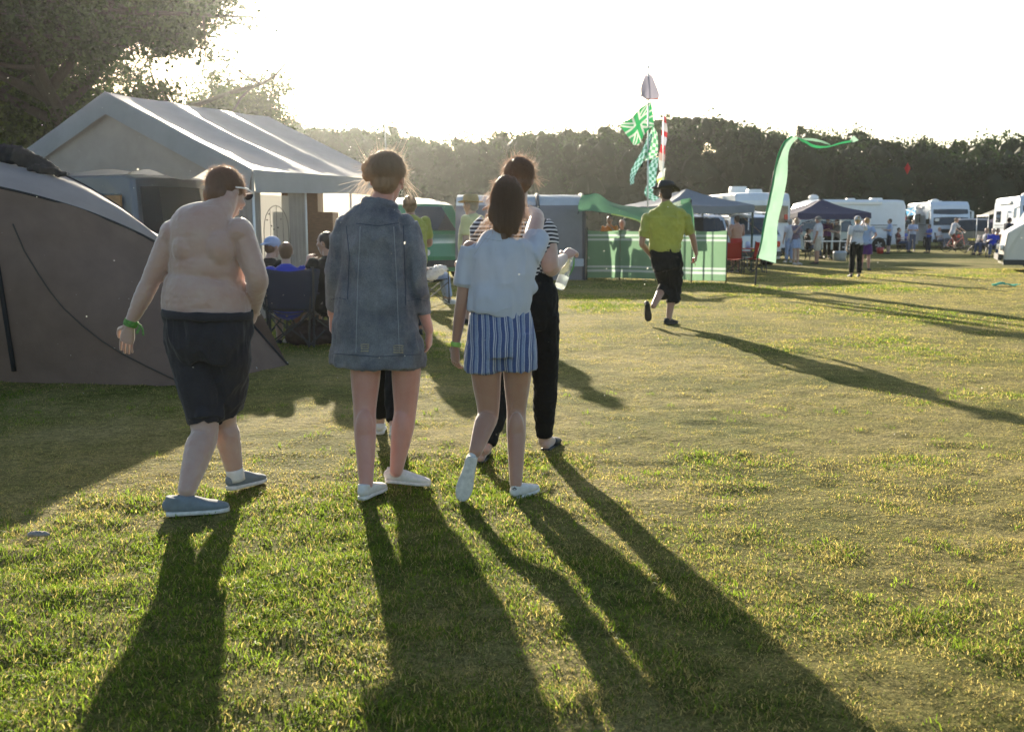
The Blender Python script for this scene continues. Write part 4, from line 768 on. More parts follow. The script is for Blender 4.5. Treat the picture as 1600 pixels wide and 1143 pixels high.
# ================= TENTS =================
def fab(n, c, **k):
    a = dict(rough=.75, var=.08, vs=3, bump=.25, bs=9, trans=.35, spec=.25, dist=.03); a.update(k); return M(n, c, **a)
def crow(L, n):
    out = []; m = len(L)
    for i in range(m-1):
        p0, p1, p2, p3 = Vector(L[max(i-1, 0)]), Vector(L[i]), Vector(L[i+1]), Vector(L[min(i+2, m-1)])
        for k in range(n):
            t = k/n; out.append(.5*((2*p1)+(p2-p0)*t+(2*p0-5*p1+4*p2-p3)*t*t+(3*p1-p0-3*p2+p3)*t**3))
    out.append(Vector(L[-1])); return out
def patch(rows, nu=6, nv=6, lin=False):
    A = [crow(r, nu) for r in rows]; cols = [crow([a[i] for a in A], nv) for i in range(len(A[0]))]
    mb = MB(); n, m = len(cols), len(cols[0]); mb.add([p for c in cols for p in c], [(i*m+k, (i+1)*m+k, (i+1)*m+k+1, i*m+k+1) for i in range(n-1) for k in range(m-1)]); return mb
def sheet(name, rows, mat, par, nu=6, nv=6, amp=.0, sc=(2, 2, 2), seed=1, th=0):
    me = patch(rows, nu, nv).mesh()
    if amp: wrinkle(me, amp, sc, seed)
    if th: me = evalmesh(me, [('SOLIDIFY', dict(thickness=th, offset=0))])
    return link(name, me, mat, par)
TAUPE = fab('taupe_nylon', (.175, .122, .096), trans=.16, var=.14, bump=.5, bs=4); TAUPE_LIT = fab('lit_taupe_nylon', (.36, .31, .29), trans=.2); PIPE = fab('black_webbing', (.02, .02, .022), trans=0)  # roof gets a paler copy of the same nylon, daylight put into its colour
tn = thing('tent', G(120, 600), 'large taupe family tent with black piping at the left edge', 'tent')
S_ = [J(-420, 262, 8.6), J(-150, 268, 8.75), J(0, 293, 8.85), J(120, 325, 9.05), J(205, 359, 9.2), J(250, 382, 9.3)]
B_ = [G(-420, 596), G(-150, 596), G(0, 597), G(120, 600), G(215, 602), G(292, 604)]
md = [a.lerp(b, .5)+Vector((0, -.16, .04)) for a, b in zip(S_, B_)]; md[-1] = S_[-1].lerp(B_[-1], .5)
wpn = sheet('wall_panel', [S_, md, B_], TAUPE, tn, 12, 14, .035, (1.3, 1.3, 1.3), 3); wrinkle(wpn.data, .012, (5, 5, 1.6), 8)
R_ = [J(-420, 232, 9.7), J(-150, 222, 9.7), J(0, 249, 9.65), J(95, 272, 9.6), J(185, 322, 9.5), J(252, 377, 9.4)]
sheet('roof_panel', [R_, [a.lerp(b, .5)+Vector((0, -.03, .05)) for a, b in zip(R_, S_)], S_], TAUPE_LIT, tn, 6, 5, .015, (2, 2, 2), 5)
T_ = S_[-1]; E_ = G(450, 570); e1 = [T_, T_.lerp(B_[-1], .5)+Vector((.05, 0, 0)), B_[-1]]; e2 = [R_[-1], R_[-1].lerp(E_, .5)+Vector((0, .0, .07)), E_]
sheet('end_panel', [e2, [a.lerp(b, .5) for a, b in zip(e1, e2)], e1], TAUPE, tn, 6, 5, .012, (2, 2, 2), 7)
Kb = [Vector((-9.5, 11.6, 0)), Vector((-7.5, 11.5, 0)), Vector((-6.2, 11.4, 0)), Vector((-5.2, 11.3, 0)), Vector((-4.2, 11.0, 0)), E_]
sheet('back_panel', [R_, [a.lerp(b, .5)+Vector((0, .3, .3)) for a, b in zip(R_, Kb)], Kb], TAUPE, tn, 6, 6)
for nm, pl, r in (('piping', R_, .013), ('piping', S_, .012), ('piping', [R_[-1]]+[R_[-1].lerp(E_, .5)+Vector((0, 0, .08)), E_], .014), ('piping', [T_, T_.lerp(B_[-1], .5)+Vector((.05, -.01, 0)), B_[-1]], .006)):
    t = MB(); t.tube(crow(pl, 6), r, 6, 1); t.build(nm, PIPE, tn, True, True)
def wallpt(px, py):
    for o in tn.children:
        if o.name.startswith('wall_panel'):
            bvv = BVHTree.FromPolygons([tuple(v.co) for v in o.data.vertices], [tuple(p.vertices) for p in o.data.polygons]); d = ray(px, py).normalized(); h = bvv.ray_cast(cam.location-tn.location, d); return (h[0]+tn.location-d*.012) if h[0] else None
def strap(name, pts, r, m=PIPE, n=8):
    q = []
    for (a, b_), (c, d) in zip(pts[:-1], pts[1:]):
        for k in range(n):
            p_ = wallpt(a+(c-a)*k/n, b_+(d-b_)*k/n)
            if p_ is not None: q.append(p_)
    if len(q) > 2: t = MB(); t.tube(q, r, 6, 1); t.build(name, m, tn, True, True)
strap('pole_sleeve', [(20, 350), (38, 392), (60, 428), (78, 455), (100, 482), (128, 508), (160, 533), (192, 553), (225, 570), (288, 600)], .007, fab('dark_taupe', (.07, .06, .05), trans=0)); strap('pole_sleeve', [(-22, 300), (-6, 400), (8, 490), (24, 592)], .022, PIPE); strap('pole_sleeve', [(-34, 300), (-20, 420), (-6, 560)], .02, PIPE)
t = MB(); t.loft([(J(-150, 208, 9.55), .1, .05), (J(-20, 232, 9.5), .1, .045), (J(40, 249, 9.48), .09, .04), (J(92, 270, 9.45), .05, .04)], 12, 4)
for k in range(9): a = k/8; t.blob(J(52+a*44, 262+a*8+random.uniform(-3, 3), 9.38), (random.uniform(.05, .09), .06, random.uniform(.025, .05)), seg=10)
me = organic(t, .018, 1); wrinkle(me, .05, (9, 9, 9), 4); link('rolled_cover', me, PIPE, tn)
t = MB(); t.tube([E_+Vector((0, 0, .02)), E_+Vector((-.2, -.05, .035)), G(400, 580)+Vector((0, 0, .03))], .012, 6); t.build('ground_flap', fab('pale_groundsheet', (.5, .5, .5), trans=0), tn)
# --- white party tent ---
WHITE = fab('white_tarpaulin', (.38, .395, .425), trans=.34, rough=.5, spec=.5, bump=.15, bs=5); GABLE = fab('grey_white_tarpaulin', (.38, .345, .32), trans=.2, bump=.3, bs=6); METAL = M('painted_steel', (.7, .7, .7), .4, metal=.3)
RB = Vector((-3.0, 11.7, 0)); U_ = Vector((-.908, .419, 0)); V_ = Vector((.419, .908, 0)); UW = 4.3; LL = 3.0
KT = 1.26
def pt(u, v, z):
    q = RB+U_*u+V_*v; return Vector((q.x*KT, q.y*KT, max(0, CAMH+(z-CAMH)*KT)))
pt_ = thing('party_tent', pt(UW/2, 0, 0), 'white gabled party tent with arched window panels and sagging roof', 'party tent')
def slope(side):
    rows = []
    for k in range(25):
        v = -.06+(LL+.12)*k/24; ph = (v % 1.0)/1.0; sag = -.055*math.sin(math.pi*min(max(ph, 0), 1)) if 0 < v < LL else 0
        row = []
        for q in range(9):
            t = q/8; u = UW/2+side*(UW/2+.06)*t; z = 3.0-t*.98+sag*math.sin(math.pi*min(1, t*.9+.1))*1.0; row.append(pt(u, v, z))
        rows.append(row)
    mb = MB(); n = 25; m = 9; mb.add([p for r in rows for p in r], [(i*m+k, (i+1)*m+k, (i+1)*m+k+1, i*m+k+1) for i in range(n-1) for k in range(m-1)]); return mb
for sd in (-1, 1):
    me = slope(sd).mesh(); wrinkle(me, .02, (2.5, 2.5, 2.5), 3+sd); link('roof_panel', me, WHITE, pt_)
    sheet('valance', [[pt(UW/2+sd*(UW/2+.06), v, 2.02) for v in (-.06, 1, 2, LL+.06)], [pt(UW/2+sd*(UW/2+.09), v, 1.76+.02*((i*7) % 3)) for i, v in enumerate((-.06, 1, 2, LL+.06))]], WHITE, pt_, 8, 3, .03, (5, 5, 2), 8)
    sheet('gable_trim', [[pt(UW/2, -.075, 3.01), pt(UW/2+sd*(UW/4), -.075, 2.52), pt(UW/2+sd*(UW/2+.06), -.075, 2.02)], [pt(UW/2, -.09, 2.74), pt(UW/2+sd*(UW/4-.02), -.09, 2.26), pt(UW/2+sd*(UW/2+.02), -.09, 1.76)]], WHITE, pt_, 5, 3, .02, (4, 4, 4), 9)
n = 14; top = [pt(UW*k/n, -.03, 2.04+.91*(1-abs(2*k/n-1))) for k in range(n+1)]; bot = [pt(UW*k/n, -.02, 2.06+.02*math.sin(k*1.9)-(.12 if k in (3, 4) else 0)-(.1 if k in (0, n) else 0)) for k in range(n+1)]
sheet('gable_wall', [top, [a.lerp(b, .5) for a, b in zip(top, bot)], bot], GABLE, pt_, 3, 4, .07, (2.2, 2.2, 3.5), 12)
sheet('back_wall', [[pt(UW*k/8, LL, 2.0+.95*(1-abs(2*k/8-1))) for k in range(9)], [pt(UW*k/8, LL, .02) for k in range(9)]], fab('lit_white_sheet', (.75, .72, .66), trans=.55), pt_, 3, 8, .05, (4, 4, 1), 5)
for u in (0, UW):
    for v in (0, 1, 2, LL): t = MB(); t.rod(pt(u, v, 0), pt(u, v, 2.0), .019, 10); t.build('post', METAL, pt_, True, True)
for v in (0, 1, 2, LL):
    t = MB()
    for u in (0, UW): t.rod(pt(u, v, 1.99), pt(UW/2, v, 2.95), .016, 8)
    t.build('rafter', METAL, pt_, True, True)
# side wall pieces: gathered corner curtain, arched window panel, curtain
def curtain(u0, v0, u1, v1, z0, z1, nm, m, nf=5, dp=.035, gather=1.0):
    rows = []
    for z in (z1, (z0+z1)/2, z0):
        gk = 1 if z == z1 else (gather if z != z0 else (gather+1)/2); c = ((u0+u1)/2, (v0+v1)/2); row = []
        for k in range(nf*4+1):
            t = k/(nf*4); u = u0+(u1-u0)*t; v = v0+(v1-v0)*t; u = c[0]+(u-c[0])*gk; v = c[1]+(v-c[1])*gk; w_ = dp*math.sin(t*nf*6.283); row.append(pt(u, v, z)+(U_ if abs(v1-v0) > abs(u1-u0) else V_)*w_)
        rows.append(row)
    return sheet(nm, rows, m, pt_, 2, 6, .02, (5, 5, 1.5), 4)
curtain(.0, .0, .30, .0, .05, 1.95, 'corner_curtain', GABLE, 4, .03, .8); curtain(.0, .02, .0, .13, .05, 1.78, 'corner_curtain', GABLE, 2, .02)
curtain(0, .66, 0, .98, .05, 1.78, 'side_curtain', GABLE, 4, .03, .9)
PV = M('clear_vinyl', (.9, .88, .84), .25, trans=.5, spec=.5, alpha=.35, tcol=(.9, .86, .78))
sheet('window_panel', [[pt(0, .13, 1.74), pt(0, .40, 1.74), pt(0, .66, 1.74)], [pt(0, .13, .85), pt(0, .40, .85), pt(0, .66, .85)]], PV, pt_, 4, 6, .015, (5, 5, 5), 2)
sheet('wall_skirt', [[pt(0, .13, .85), pt(0, .66, .85)], [pt(0, .13, .05), pt(0, .66, .05)]], GABLE, pt_, 6, 6, .02, (5, 5, 5), 3)
t = MB(); arch = [pt(-.01, .16+.235*(1-math.cos(a)), 1.32+.30*math.sin(a)) for a in np.linspace(0, math.pi, 11)]; t.tube([pt(-.01, .16, .9)]+arch+[pt(-.01, .63, .9)], .006, 6, 1)
for v in (.28, .40, .52): t.rod(pt(-.012, v, .9), pt(-.012, v, 1.32+.30*math.sqrt(max(0, 1-((v-.395)/.235)**2))), .004, 6)
t.rod(pt(-.012, .14, 1.12), pt(-.012, .65, 1.12), .006, 6)
for a, b_ in ((.22, 1.45), (.3, 1.38), (.34, 1.34), (.42, 1.36), (.48, 1.46), (.26, 1.52)): t.blob(pt(-.014, a, b_), (.012, .012, .014), seg=8)
t.build('window_tracery', fab('printed_grey_line', (.22, .2, .18), trans=0), pt_)
WOODD = M('brown_wood', (.20, .10, .05), .55, var=.3, vs=12, bump=.2, stretch=(1, 1, 8)); DARKM = M('dark_plastic', (.035, .035, .038), .5, var=.2, vs=20)
cb = thing('cabinet', pt(.55, 1.75, 0), 'brown stacked cupboard standing inside the party tent opening', 'cabinet'); CB = pt(.55, 1.75, 0); t = MB(); t.box(CB+Vector((0, 0, .8)), (1.0, .55, 1.6)); t.build('carcass', WOODD, cb)
t = MB(); t.box(CB+Vector((-.05, 0, 1.765)), (.6, .5, .33)); t.build('top_box', WOODD, cb)
for k in (-1, 1): t = MB(); t.box(CB+Vector((k*.25, -.287, .8)), (.48, .02, 1.5)); d_ = t.build('door', WOODD, cb); t = MB(); t.box(CB+Vector((k*.05, -.305, .85)), (.015, .02, .12)); t.build('handle', METAL, d_)
# --- camp chair ---
def camp_chair(pos, rz, m, label, fm=None, s=1.0, group=None):
    r = thing('camp_chair', pos, label, 'camping chair', group, rz); fm = fm or DARKM
    t = MB(); me = patch([[(-.25*s, -.02, .44*s), (0, 0, .40*s), (.25*s, -.02, .44*s)], [(-.25*s, .22, .44*s), (0, .22, .385*s), (.25*s, .22, .44*s)], [(-.25*s, .46, .46*s), (0, .46, .42*s), (.25*s, .46, .46*s)]], 4, 4).mesh(); me = evalmesh(me, [('SOLIDIFY', dict(thickness=.008))]); link('seat', me, m, r, world=False)
    me = patch([[(-.27*s, -.14, .92*s), (0, -.11, .88*s), (.27*s, -.14, .92*s)], [(-.25*s, -.08, .68*s), (0, -.05, .68*s), (.25*s, -.08, .68*s)], [(-.25*s, -.02, .45*s), (0, .0, .43*s), (.25*s, -.02, .45*s)]], 4, 4).mesh(); me = evalmesh(me, [('SOLIDIFY', dict(thickness=.008))]); link('backrest', me, m, r, world=False)
    for k in (-1, 1):
        for a, b_ in (((k*.27, -.15, .93), (k*.25, .0, .02)), ((k*.28, .46, .62), (k*.27, .48, .02))): t = MB(); t.rod(Vector(a)*s, Vector(b_)*s, .011, 8); t.build('leg', fm, r, world=False)
        t = MB(); t.box((k*.29*s, .2*s, .63*s), (.07, .5*s, .012)); t.build('armrest', m, r, world=False)
        t = MB(); t.rod(Vector((k*.25, 0, .03))*s, Vector((-k*.25, .0, .42))*s, .009, 6); t.rod(Vector((k*.27, .47, .03))*s, Vector((-k*.27, .47, .42))*s, .009, 6); t.rod(Vector((k*.25, 0, .03))*s, Vector((k*.27, .47, .40))*s, .009, 6); t.rod(Vector((k*.27, .47, .03))*s, Vector((k*.25, 0, .40))*s, .009, 6); t.build('cross_brace', fm, r, world=False)
    return r
NB = fab('navy_seat_cloth', (.03, .04, .07), trans=.02); RD = fab('red_seat_cloth', (.38, .025, .02), trans=.1)
SG = 'people sitting in the shade of the party tent'
p1 = J(455, 525, 11.35); camp_chair((p1.x+.04, 11.18, 0), R(8), NB, 'dark folding camp chair holding the person in the royal blue shirt')
person('person in a royal blue shirt seated in a dark camp chair, seen from behind', (p1.x-.03, 11.36), 1.62, R(8), 'm', skin=0, top=CL['royal'], bottom=CL['grey'], leg=1.0, shoes=SHK, hair='brown', arms=('lap', 'lap'), stance='sit', z=-.04, vox=.011, group=SG)
camp_chair((J(432, 500, 11.75).x, 11.75, 0), R(-40), NB, 'dark camp chair under the person in the pale blue cap')
person('person in a pale blue cap and black shirt seated by the arched window', (J(432, 500, 11.75).x, 11.72), 1.66, R(-40), 'm', top=CL['black'], bottom=CL['grey'], shoes=SHK, hair='brown', hat=cap(CL['skyblue'], True), arms=('lap', 'hold'), stance='sit', vox=.011, group=SG, faceon=True)
camp_chair((J(512, 500, 11.4).x, 11.4, 0), R(40), NB, 'dark camp chair under the person in a sleeveless black top')
person('curly haired person in black sleeveless top seated left of the denim jacket', (J(512, 500, 11.4).x, 11.4), 1.78, R(40), 'm', skin=1, top=CL['black'], sleeve=.35, bottom=CL['grey'], leg=1.1, shoes=SHW, hair='dark', arms=('eat', 'lap'), stance='sit', vox=.011, group=SG, turn=-.5)
bgp = G(500, 540); bag_ = thing('holdall', bgp, 'bulky dark holdall bag with grey straps on the grass by the camp chairs', 'bag'); t = MB(); t.loft([((-.28, 0, .14), .14, .12), ((-.1, 0, .16), .16, .15), ((.15, .02, .16), .16, .14), ((.3, 0, .13), .13, .12)], 18, 4, U=(0, 1, 0), cap='round'); me = organic(t, .012, 2); wrinkle(me, .04, (9, 9, 9), 3); link('body', me, fab('dark_brown_bag', (.05, .035, .03), trans=0), bag_, world=False)
t = MB(); t.tube([(-.2, -.1, .28), (-.12, -.08, .38), (.1, -.06, .38), (.2, -.08, .28)], .012, 6); t.build('handle', fab('grey_strap', (.3, .3, .36), trans=0), bag_, world=False)
# --- grey and green awning tent, windbreak ---
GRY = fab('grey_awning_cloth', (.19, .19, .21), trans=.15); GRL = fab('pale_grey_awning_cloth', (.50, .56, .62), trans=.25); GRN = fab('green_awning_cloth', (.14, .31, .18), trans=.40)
aw = thing('awning_tent', G(810, 436), 'rounded grey tunnel awning with green porch beyond the striped top wearer', 'awning tent')
xa, xb = J(712, 400, 25.4).x, J(914, 400, 25.0).x
def archrow(x, y0=25.2, d=3.4, h=2.16, a0=0, a1=180): return [Vector((x, y0+d/2-d/2*math.copysign(abs(math.cos(R(a)))**.7, math.cos(R(a))), h*abs(math.sin(R(a)))**.6)) for a in np.linspace(a0, a1, 13)]
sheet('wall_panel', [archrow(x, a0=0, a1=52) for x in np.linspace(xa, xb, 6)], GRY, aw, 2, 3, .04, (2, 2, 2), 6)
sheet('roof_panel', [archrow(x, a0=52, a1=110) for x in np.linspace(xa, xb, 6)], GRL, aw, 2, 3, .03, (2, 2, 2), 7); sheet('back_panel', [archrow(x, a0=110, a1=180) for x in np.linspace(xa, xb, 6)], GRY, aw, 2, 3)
for x in (xa+(xb-xa)*.64, xb): t = MB(); t.tube([p+(Vector((0, -.02, .015))) for p in archrow(x)], .05, 8, 2); t.build('arch_beam', fab('dark_grey_beam', (.09, .09, .10), trans=.05), aw)
sheet('skirt', [[J(848, 404, 25.14), J(912, 404, 25.14)], [J(848, 416, 25.14), J(912, 416, 25.14)]], GRL, aw, 5, 3)
porch = [[J(908, 306, 25.6), J(935, 303, 25.8), J(955, 315, 26), J(985, 323, 26), J(1020, 324, 26), J(1048, 318, 26), J(1078, 309, 25.6)], [J(904, 318, 25.1), J(932, 316, 25.3), J(955, 322, 25.4), J(985, 330, 25.4), J(1012, 334, 25.3), J(1045, 330, 25.2), J(1080, 318, 25.0)], [J(904, 330, 24.9), J(930, 330, 24.95), J(955, 333, 24.95), J(985, 340, 24.9), J(1008, 346, 24.8), J(1040, 345, 24.7), J(1083, 345, 24.7)]]
sheet('porch_canopy', porch, GRN, aw, 5, 5, .05, (2, 2, 2), 9)
sheet('porch_flap', [[J(1064, 312, 25.4), J(1079, 309, 25.2)], [J(1064, 340, 25.2), J(1084, 340, 25.0)], [J(1066, 376, 25.1), J(1086, 378, 24.9)]], GRN, aw, 5, 5, .04, (2, 2, 2), 2)
t = MB(); t.rod(J(915, 332, 25.0), Vector((J(915, 332, 25).x, 25, 0)), .02); t.build('pole', DARKM, aw); t = MB(); t.rod(J(1080, 312, 25.1), Vector((J(1080, 312, 25).x, 25.1, 0)), .02); t.build('pole', DARKM, aw)
t = MB(); t.rod(J(905, 328, 24.9), G(876, 410), .008, 6); t.build('guy_rope', PIPE, aw)
t = MB(); t.tube([J(955, 334, 25.2), J(980, 339, 25.2), J(1000, 346, 25.1), J(1006, 356, 25.0)], .022, 6); t.build('window_edge', fab('lit_green_hem', (.5, .62, .35), trans=.5), aw)
wm = fab('striped_windbreak_cloth', (.10, .27, .13), trans=.6)
def wbc(N, L, o):
    sp = N.new('ShaderNodeSeparateXYZ'); L.new(o, sp.inputs[0]); r = N.new('ShaderNodeValToRGB'); r.color_ramp.interpolation = 'CONSTANT'; mr = N.new('ShaderNodeMapRange'); mr.inputs[2].default_value = 1.3; L.new(sp.outputs[2], mr.inputs[0]); L.new(mr.outputs[0], r.inputs[0])
    g_, w_ = (.15, .26, .165), (.40, .47, .46); st = [(0, g_), (.155, w_), (.20, g_), (.235, w_), (.275, g_), (.76, w_), (.80, g_), (.84, w_), (.88, g_)]; e = r.color_ramp.elements
    while len(e) < len(st): e.new(.5)
    for q, (p, c) in zip(e, st): q.position = p; q.color = (*c, 1)
    return r.outputs[0]
mcol(wm, wbc)
wk = thing('windbreak', G(1025, 440), 'green windbreak with white stripes stretched between poles in front of the awning', 'windbreak'); wp = [(917, 437), (968, 437), (1024, 439), (1080, 441), (1134, 442)]; gp = [G(*q) for q in wp]
for i, q in enumerate(gp): t = MB(); t.rod(q, q+Vector((0, 0, 1.32)), .017, 8); t.build('pole', WOODD if i % 2 else DARKM, wk, True, True)
for a, b_ in zip(gp[:-1], gp[1:]):
    rows = [[a.lerp(b_, k/4)+Vector((0, -.02+.05*math.sin(k/4*math.pi), z-.03*math.sin(k/4*math.pi)*(1 if z > 1 else 0))) for k in range(5)] for z in (1.25, .85, .45, .05)]; sheet('cloth_panel', rows, wm, wk, 3, 4, .03, (2.5, 2.5, 1.2), int(a.x*10) % 9)
# people behind the windbreak
person('dark haired person in brown top behind the striped windbreak', (J(952, 400, 26.4).x, 26.4), 1.62, R(160), 'f', skin=1, top=CL['orange'], bottom=CL['jean'], shoes=SHK, hair='dark', style='bun', arms=('eat', 'hold'), faceon=True)
person('grey haired person seated low behind the windbreak', (J(973, 400, 26.6).x, 26.8), 1.7, R(-170), 'm', top=CL['grey'], bottom=CL['jean'], shoes=SHK, hair='grey', arms=('lap', 'lap'), stance='sit', z=.25)
camp_chair((J(973, 400, 26.6).x, 26.8, 0), R(-170), NB, 'dark camp chair behind the windbreak under the grey haired person', s=1.0)
# --- gazebos ---
def gazebo(pos, w_, e, pk, m, label, rz=0, legm=None, val=.22):
    r = thing('gazebo', pos, label, 'gazebo', None, rz); c = [(-w_/2, -w_/2), (w_/2, -w_/2), (w_/2, w_/2), (-w_/2, w_/2)]; mb = MB(); N_ = 8
    for (x0, y0), (x1, y1) in zip(c, c[1:]+c[:1]):
        b_ = len(mb.v); rows = []
        for i in range(N_+1):
            t = i/N_
            for k in range(N_+1):
                q = k/N_; X_ = (x0+(x1-x0)*q)*(1-t); Y_ = (y0+(y1-y0)*q)*(1-t); z = e+(pk-e)*t-.10*math.sin(math.pi*t)*(1-.5*abs(2*q-1))-.05*math.sin(math.pi*q)*(1-t); mb.v.append((X_, Y_, z))
        mb.f += [(b_+i*(N_+1)+k, b_+i*(N_+1)+k+1, b_+(i+1)*(N_+1)+k+1, b_+(i+1)*(N_+1)+k) for i in range(N_) for k in range(N_)]
        b2 = len(mb.v)
        for k in range(N_+1):
            q = k/N_; X_ = x0+(x1-x0)*q; Y_ = y0+(y1-y0)*q; z = e-.05*math.sin(math.pi*q); mb.v += [(X_, Y_, z), (X_*1.01, Y_*1.01, z-val)]
        mb.f += [(b2+2*k, b2+2*k+1, b2+2*k+3, b2+2*k+2) for k in range(N_)]
    mb.mi = [0]*len(mb.f); me = mb.mesh(); wrinkle(me, .04, (3, 3, 3), 4); link('canopy', me, m, r, world=False)
    for x, y in c: t = MB(); t.box((x*.98, y*.98, e/2), (.045, .045, e)); t.box((x*.98, y*.98, .006), (.12, .12, .012)); t.build('leg', legm or METAL, r, world=False)
    t = MB()
    for (x0, y0), (x1, y1) in zip(c, c[1:]+c[:1]):
        for k in range(2): xa_, ya_, xb_, yb_ = x0+(x1-x0)*k/2, y0+(y1-y0)*k/2, x0+(x1-x0)*(k+1)/2, y0+(y1-y0)*(k+1)/2; t.rod((xa_*.97, ya_*.97, e-.05), (xb_*.97, yb_*.97, e-.4), .01, 6); t.rod((xa_*.97, ya_*.97, e-.4), (xb_*.97, yb_*.97, e-.05), .01, 6)
    t.build('truss', METAL, r, world=False); return r
GG = fab('grey_gazebo_cloth', (.22, .25, .30), trans=.2); NG = fab('navy_gazebo_cloth', (.055, .055, .11), trans=.15); DLEG = M('dark_green_leg', (.03, .05, .035), .6)
q = J(1070, 400, 31.5); gazebo((q.x, 31.5, 0), 3.0, 1.98, 2.5, GG, 'grey peaked gazebo standing behind the yellow polo wearer', R(20), DLEG)
q = J(1279, 400, 41.5); gazebo((q.x, 41.5, 0), 3.0, 1.85, 2.42, NG, 'navy blue peaked gazebo with people and tables under it', R(4))
q = J(1566, 400, 60); gazebo((q.x, 60, 0), 1.9, 1.5, 2.0, fab('purple_gazebo_cloth', (.10, .08, .13), trans=.1), 'low dull purple shelter beside the dark estate car', R(10), val=.9)
# ================= VEHICLES =================
def glassm(n, c, a=.05): return M(n, c, .12, spec=.9, coat=.3)
GLD = M('dark_glass', (.02, .026, .032), .08, spec=.8); GLB = M('pale_sky_glass', (.14, .17, .20), .10, spec=.9, metal=.2); RIMX = 0; TYR = M('tyre_rubber', (.018, .018, .019), .85, var=.3, vs=30); RIM = M('alloy', (.42, .43, .45), .35, metal=.35); CHR = M('chrome', (.7, .7, .72), .12, metal=1)
RL = M('red_lamp', (.55, .02, .015), .2, coat=.6); WL = M('clear_lamp', (.75, .75, .72), .12, coat=.6); PLY = M('yellow_plate', (.7, .55, .05), .5); PLW = M('white_plate', (.8, .8, .78), .5)
def paint(n, c, metal=0.0): return M(n, c, .32, spec=.5, metal=metal, coat=.6, var=.05, vs=3)
def wheel(root, p, r=.32, w_=.21):
    t = MB(); t.v = []; n = 28; prof = [(r*.62, -w_*.42), (r*.9, -w_*.5), (r*.985, -w_*.38), (r, -w_*.2), (r, w_*.2), (r*.985, w_*.38), (r*.9, w_*.5), (r*.62, w_*.42)]
    for R_, x in prof:
        for k in range(n): a = 6.2832*k/n; t.v.append((p[0]+x, p[1]+R_*math.cos(a), p[2]+R_*math.sin(a)))
    m = len(prof); t.f = [(q*n+k, q*n+(k+1) % n, ((q+1) % m)*n+(k+1) % n, ((q+1) % m)*n+k) for q in range(m) for k in range(n)]; t.mi = [0]*len(t.f)
    o = t.build('wheel', TYR, root, world=False, smooth=True); d = MB(); d.loft([((p[0]-w_*.40, p[1], p[2]), r*.62, r*.62, (0, 1, 0)), ((p[0]+w_*.40, p[1], p[2]), r*.62, r*.62, (0, 1, 0))], 20, 1)
    for k in range(5):
        a = 6.283*k/5; s = 1 if p[0] > 0 else -1; d.box((p[0]+s*w_*.42, p[1]+math.cos(a)*r*.3, p[2]+math.sin(a)*r*.3), (.03, .07, r*.5), Matrix.Rotation(a-1.5708, 3, 'X'))
    d.build('rim', RIM, o, world=False); return o
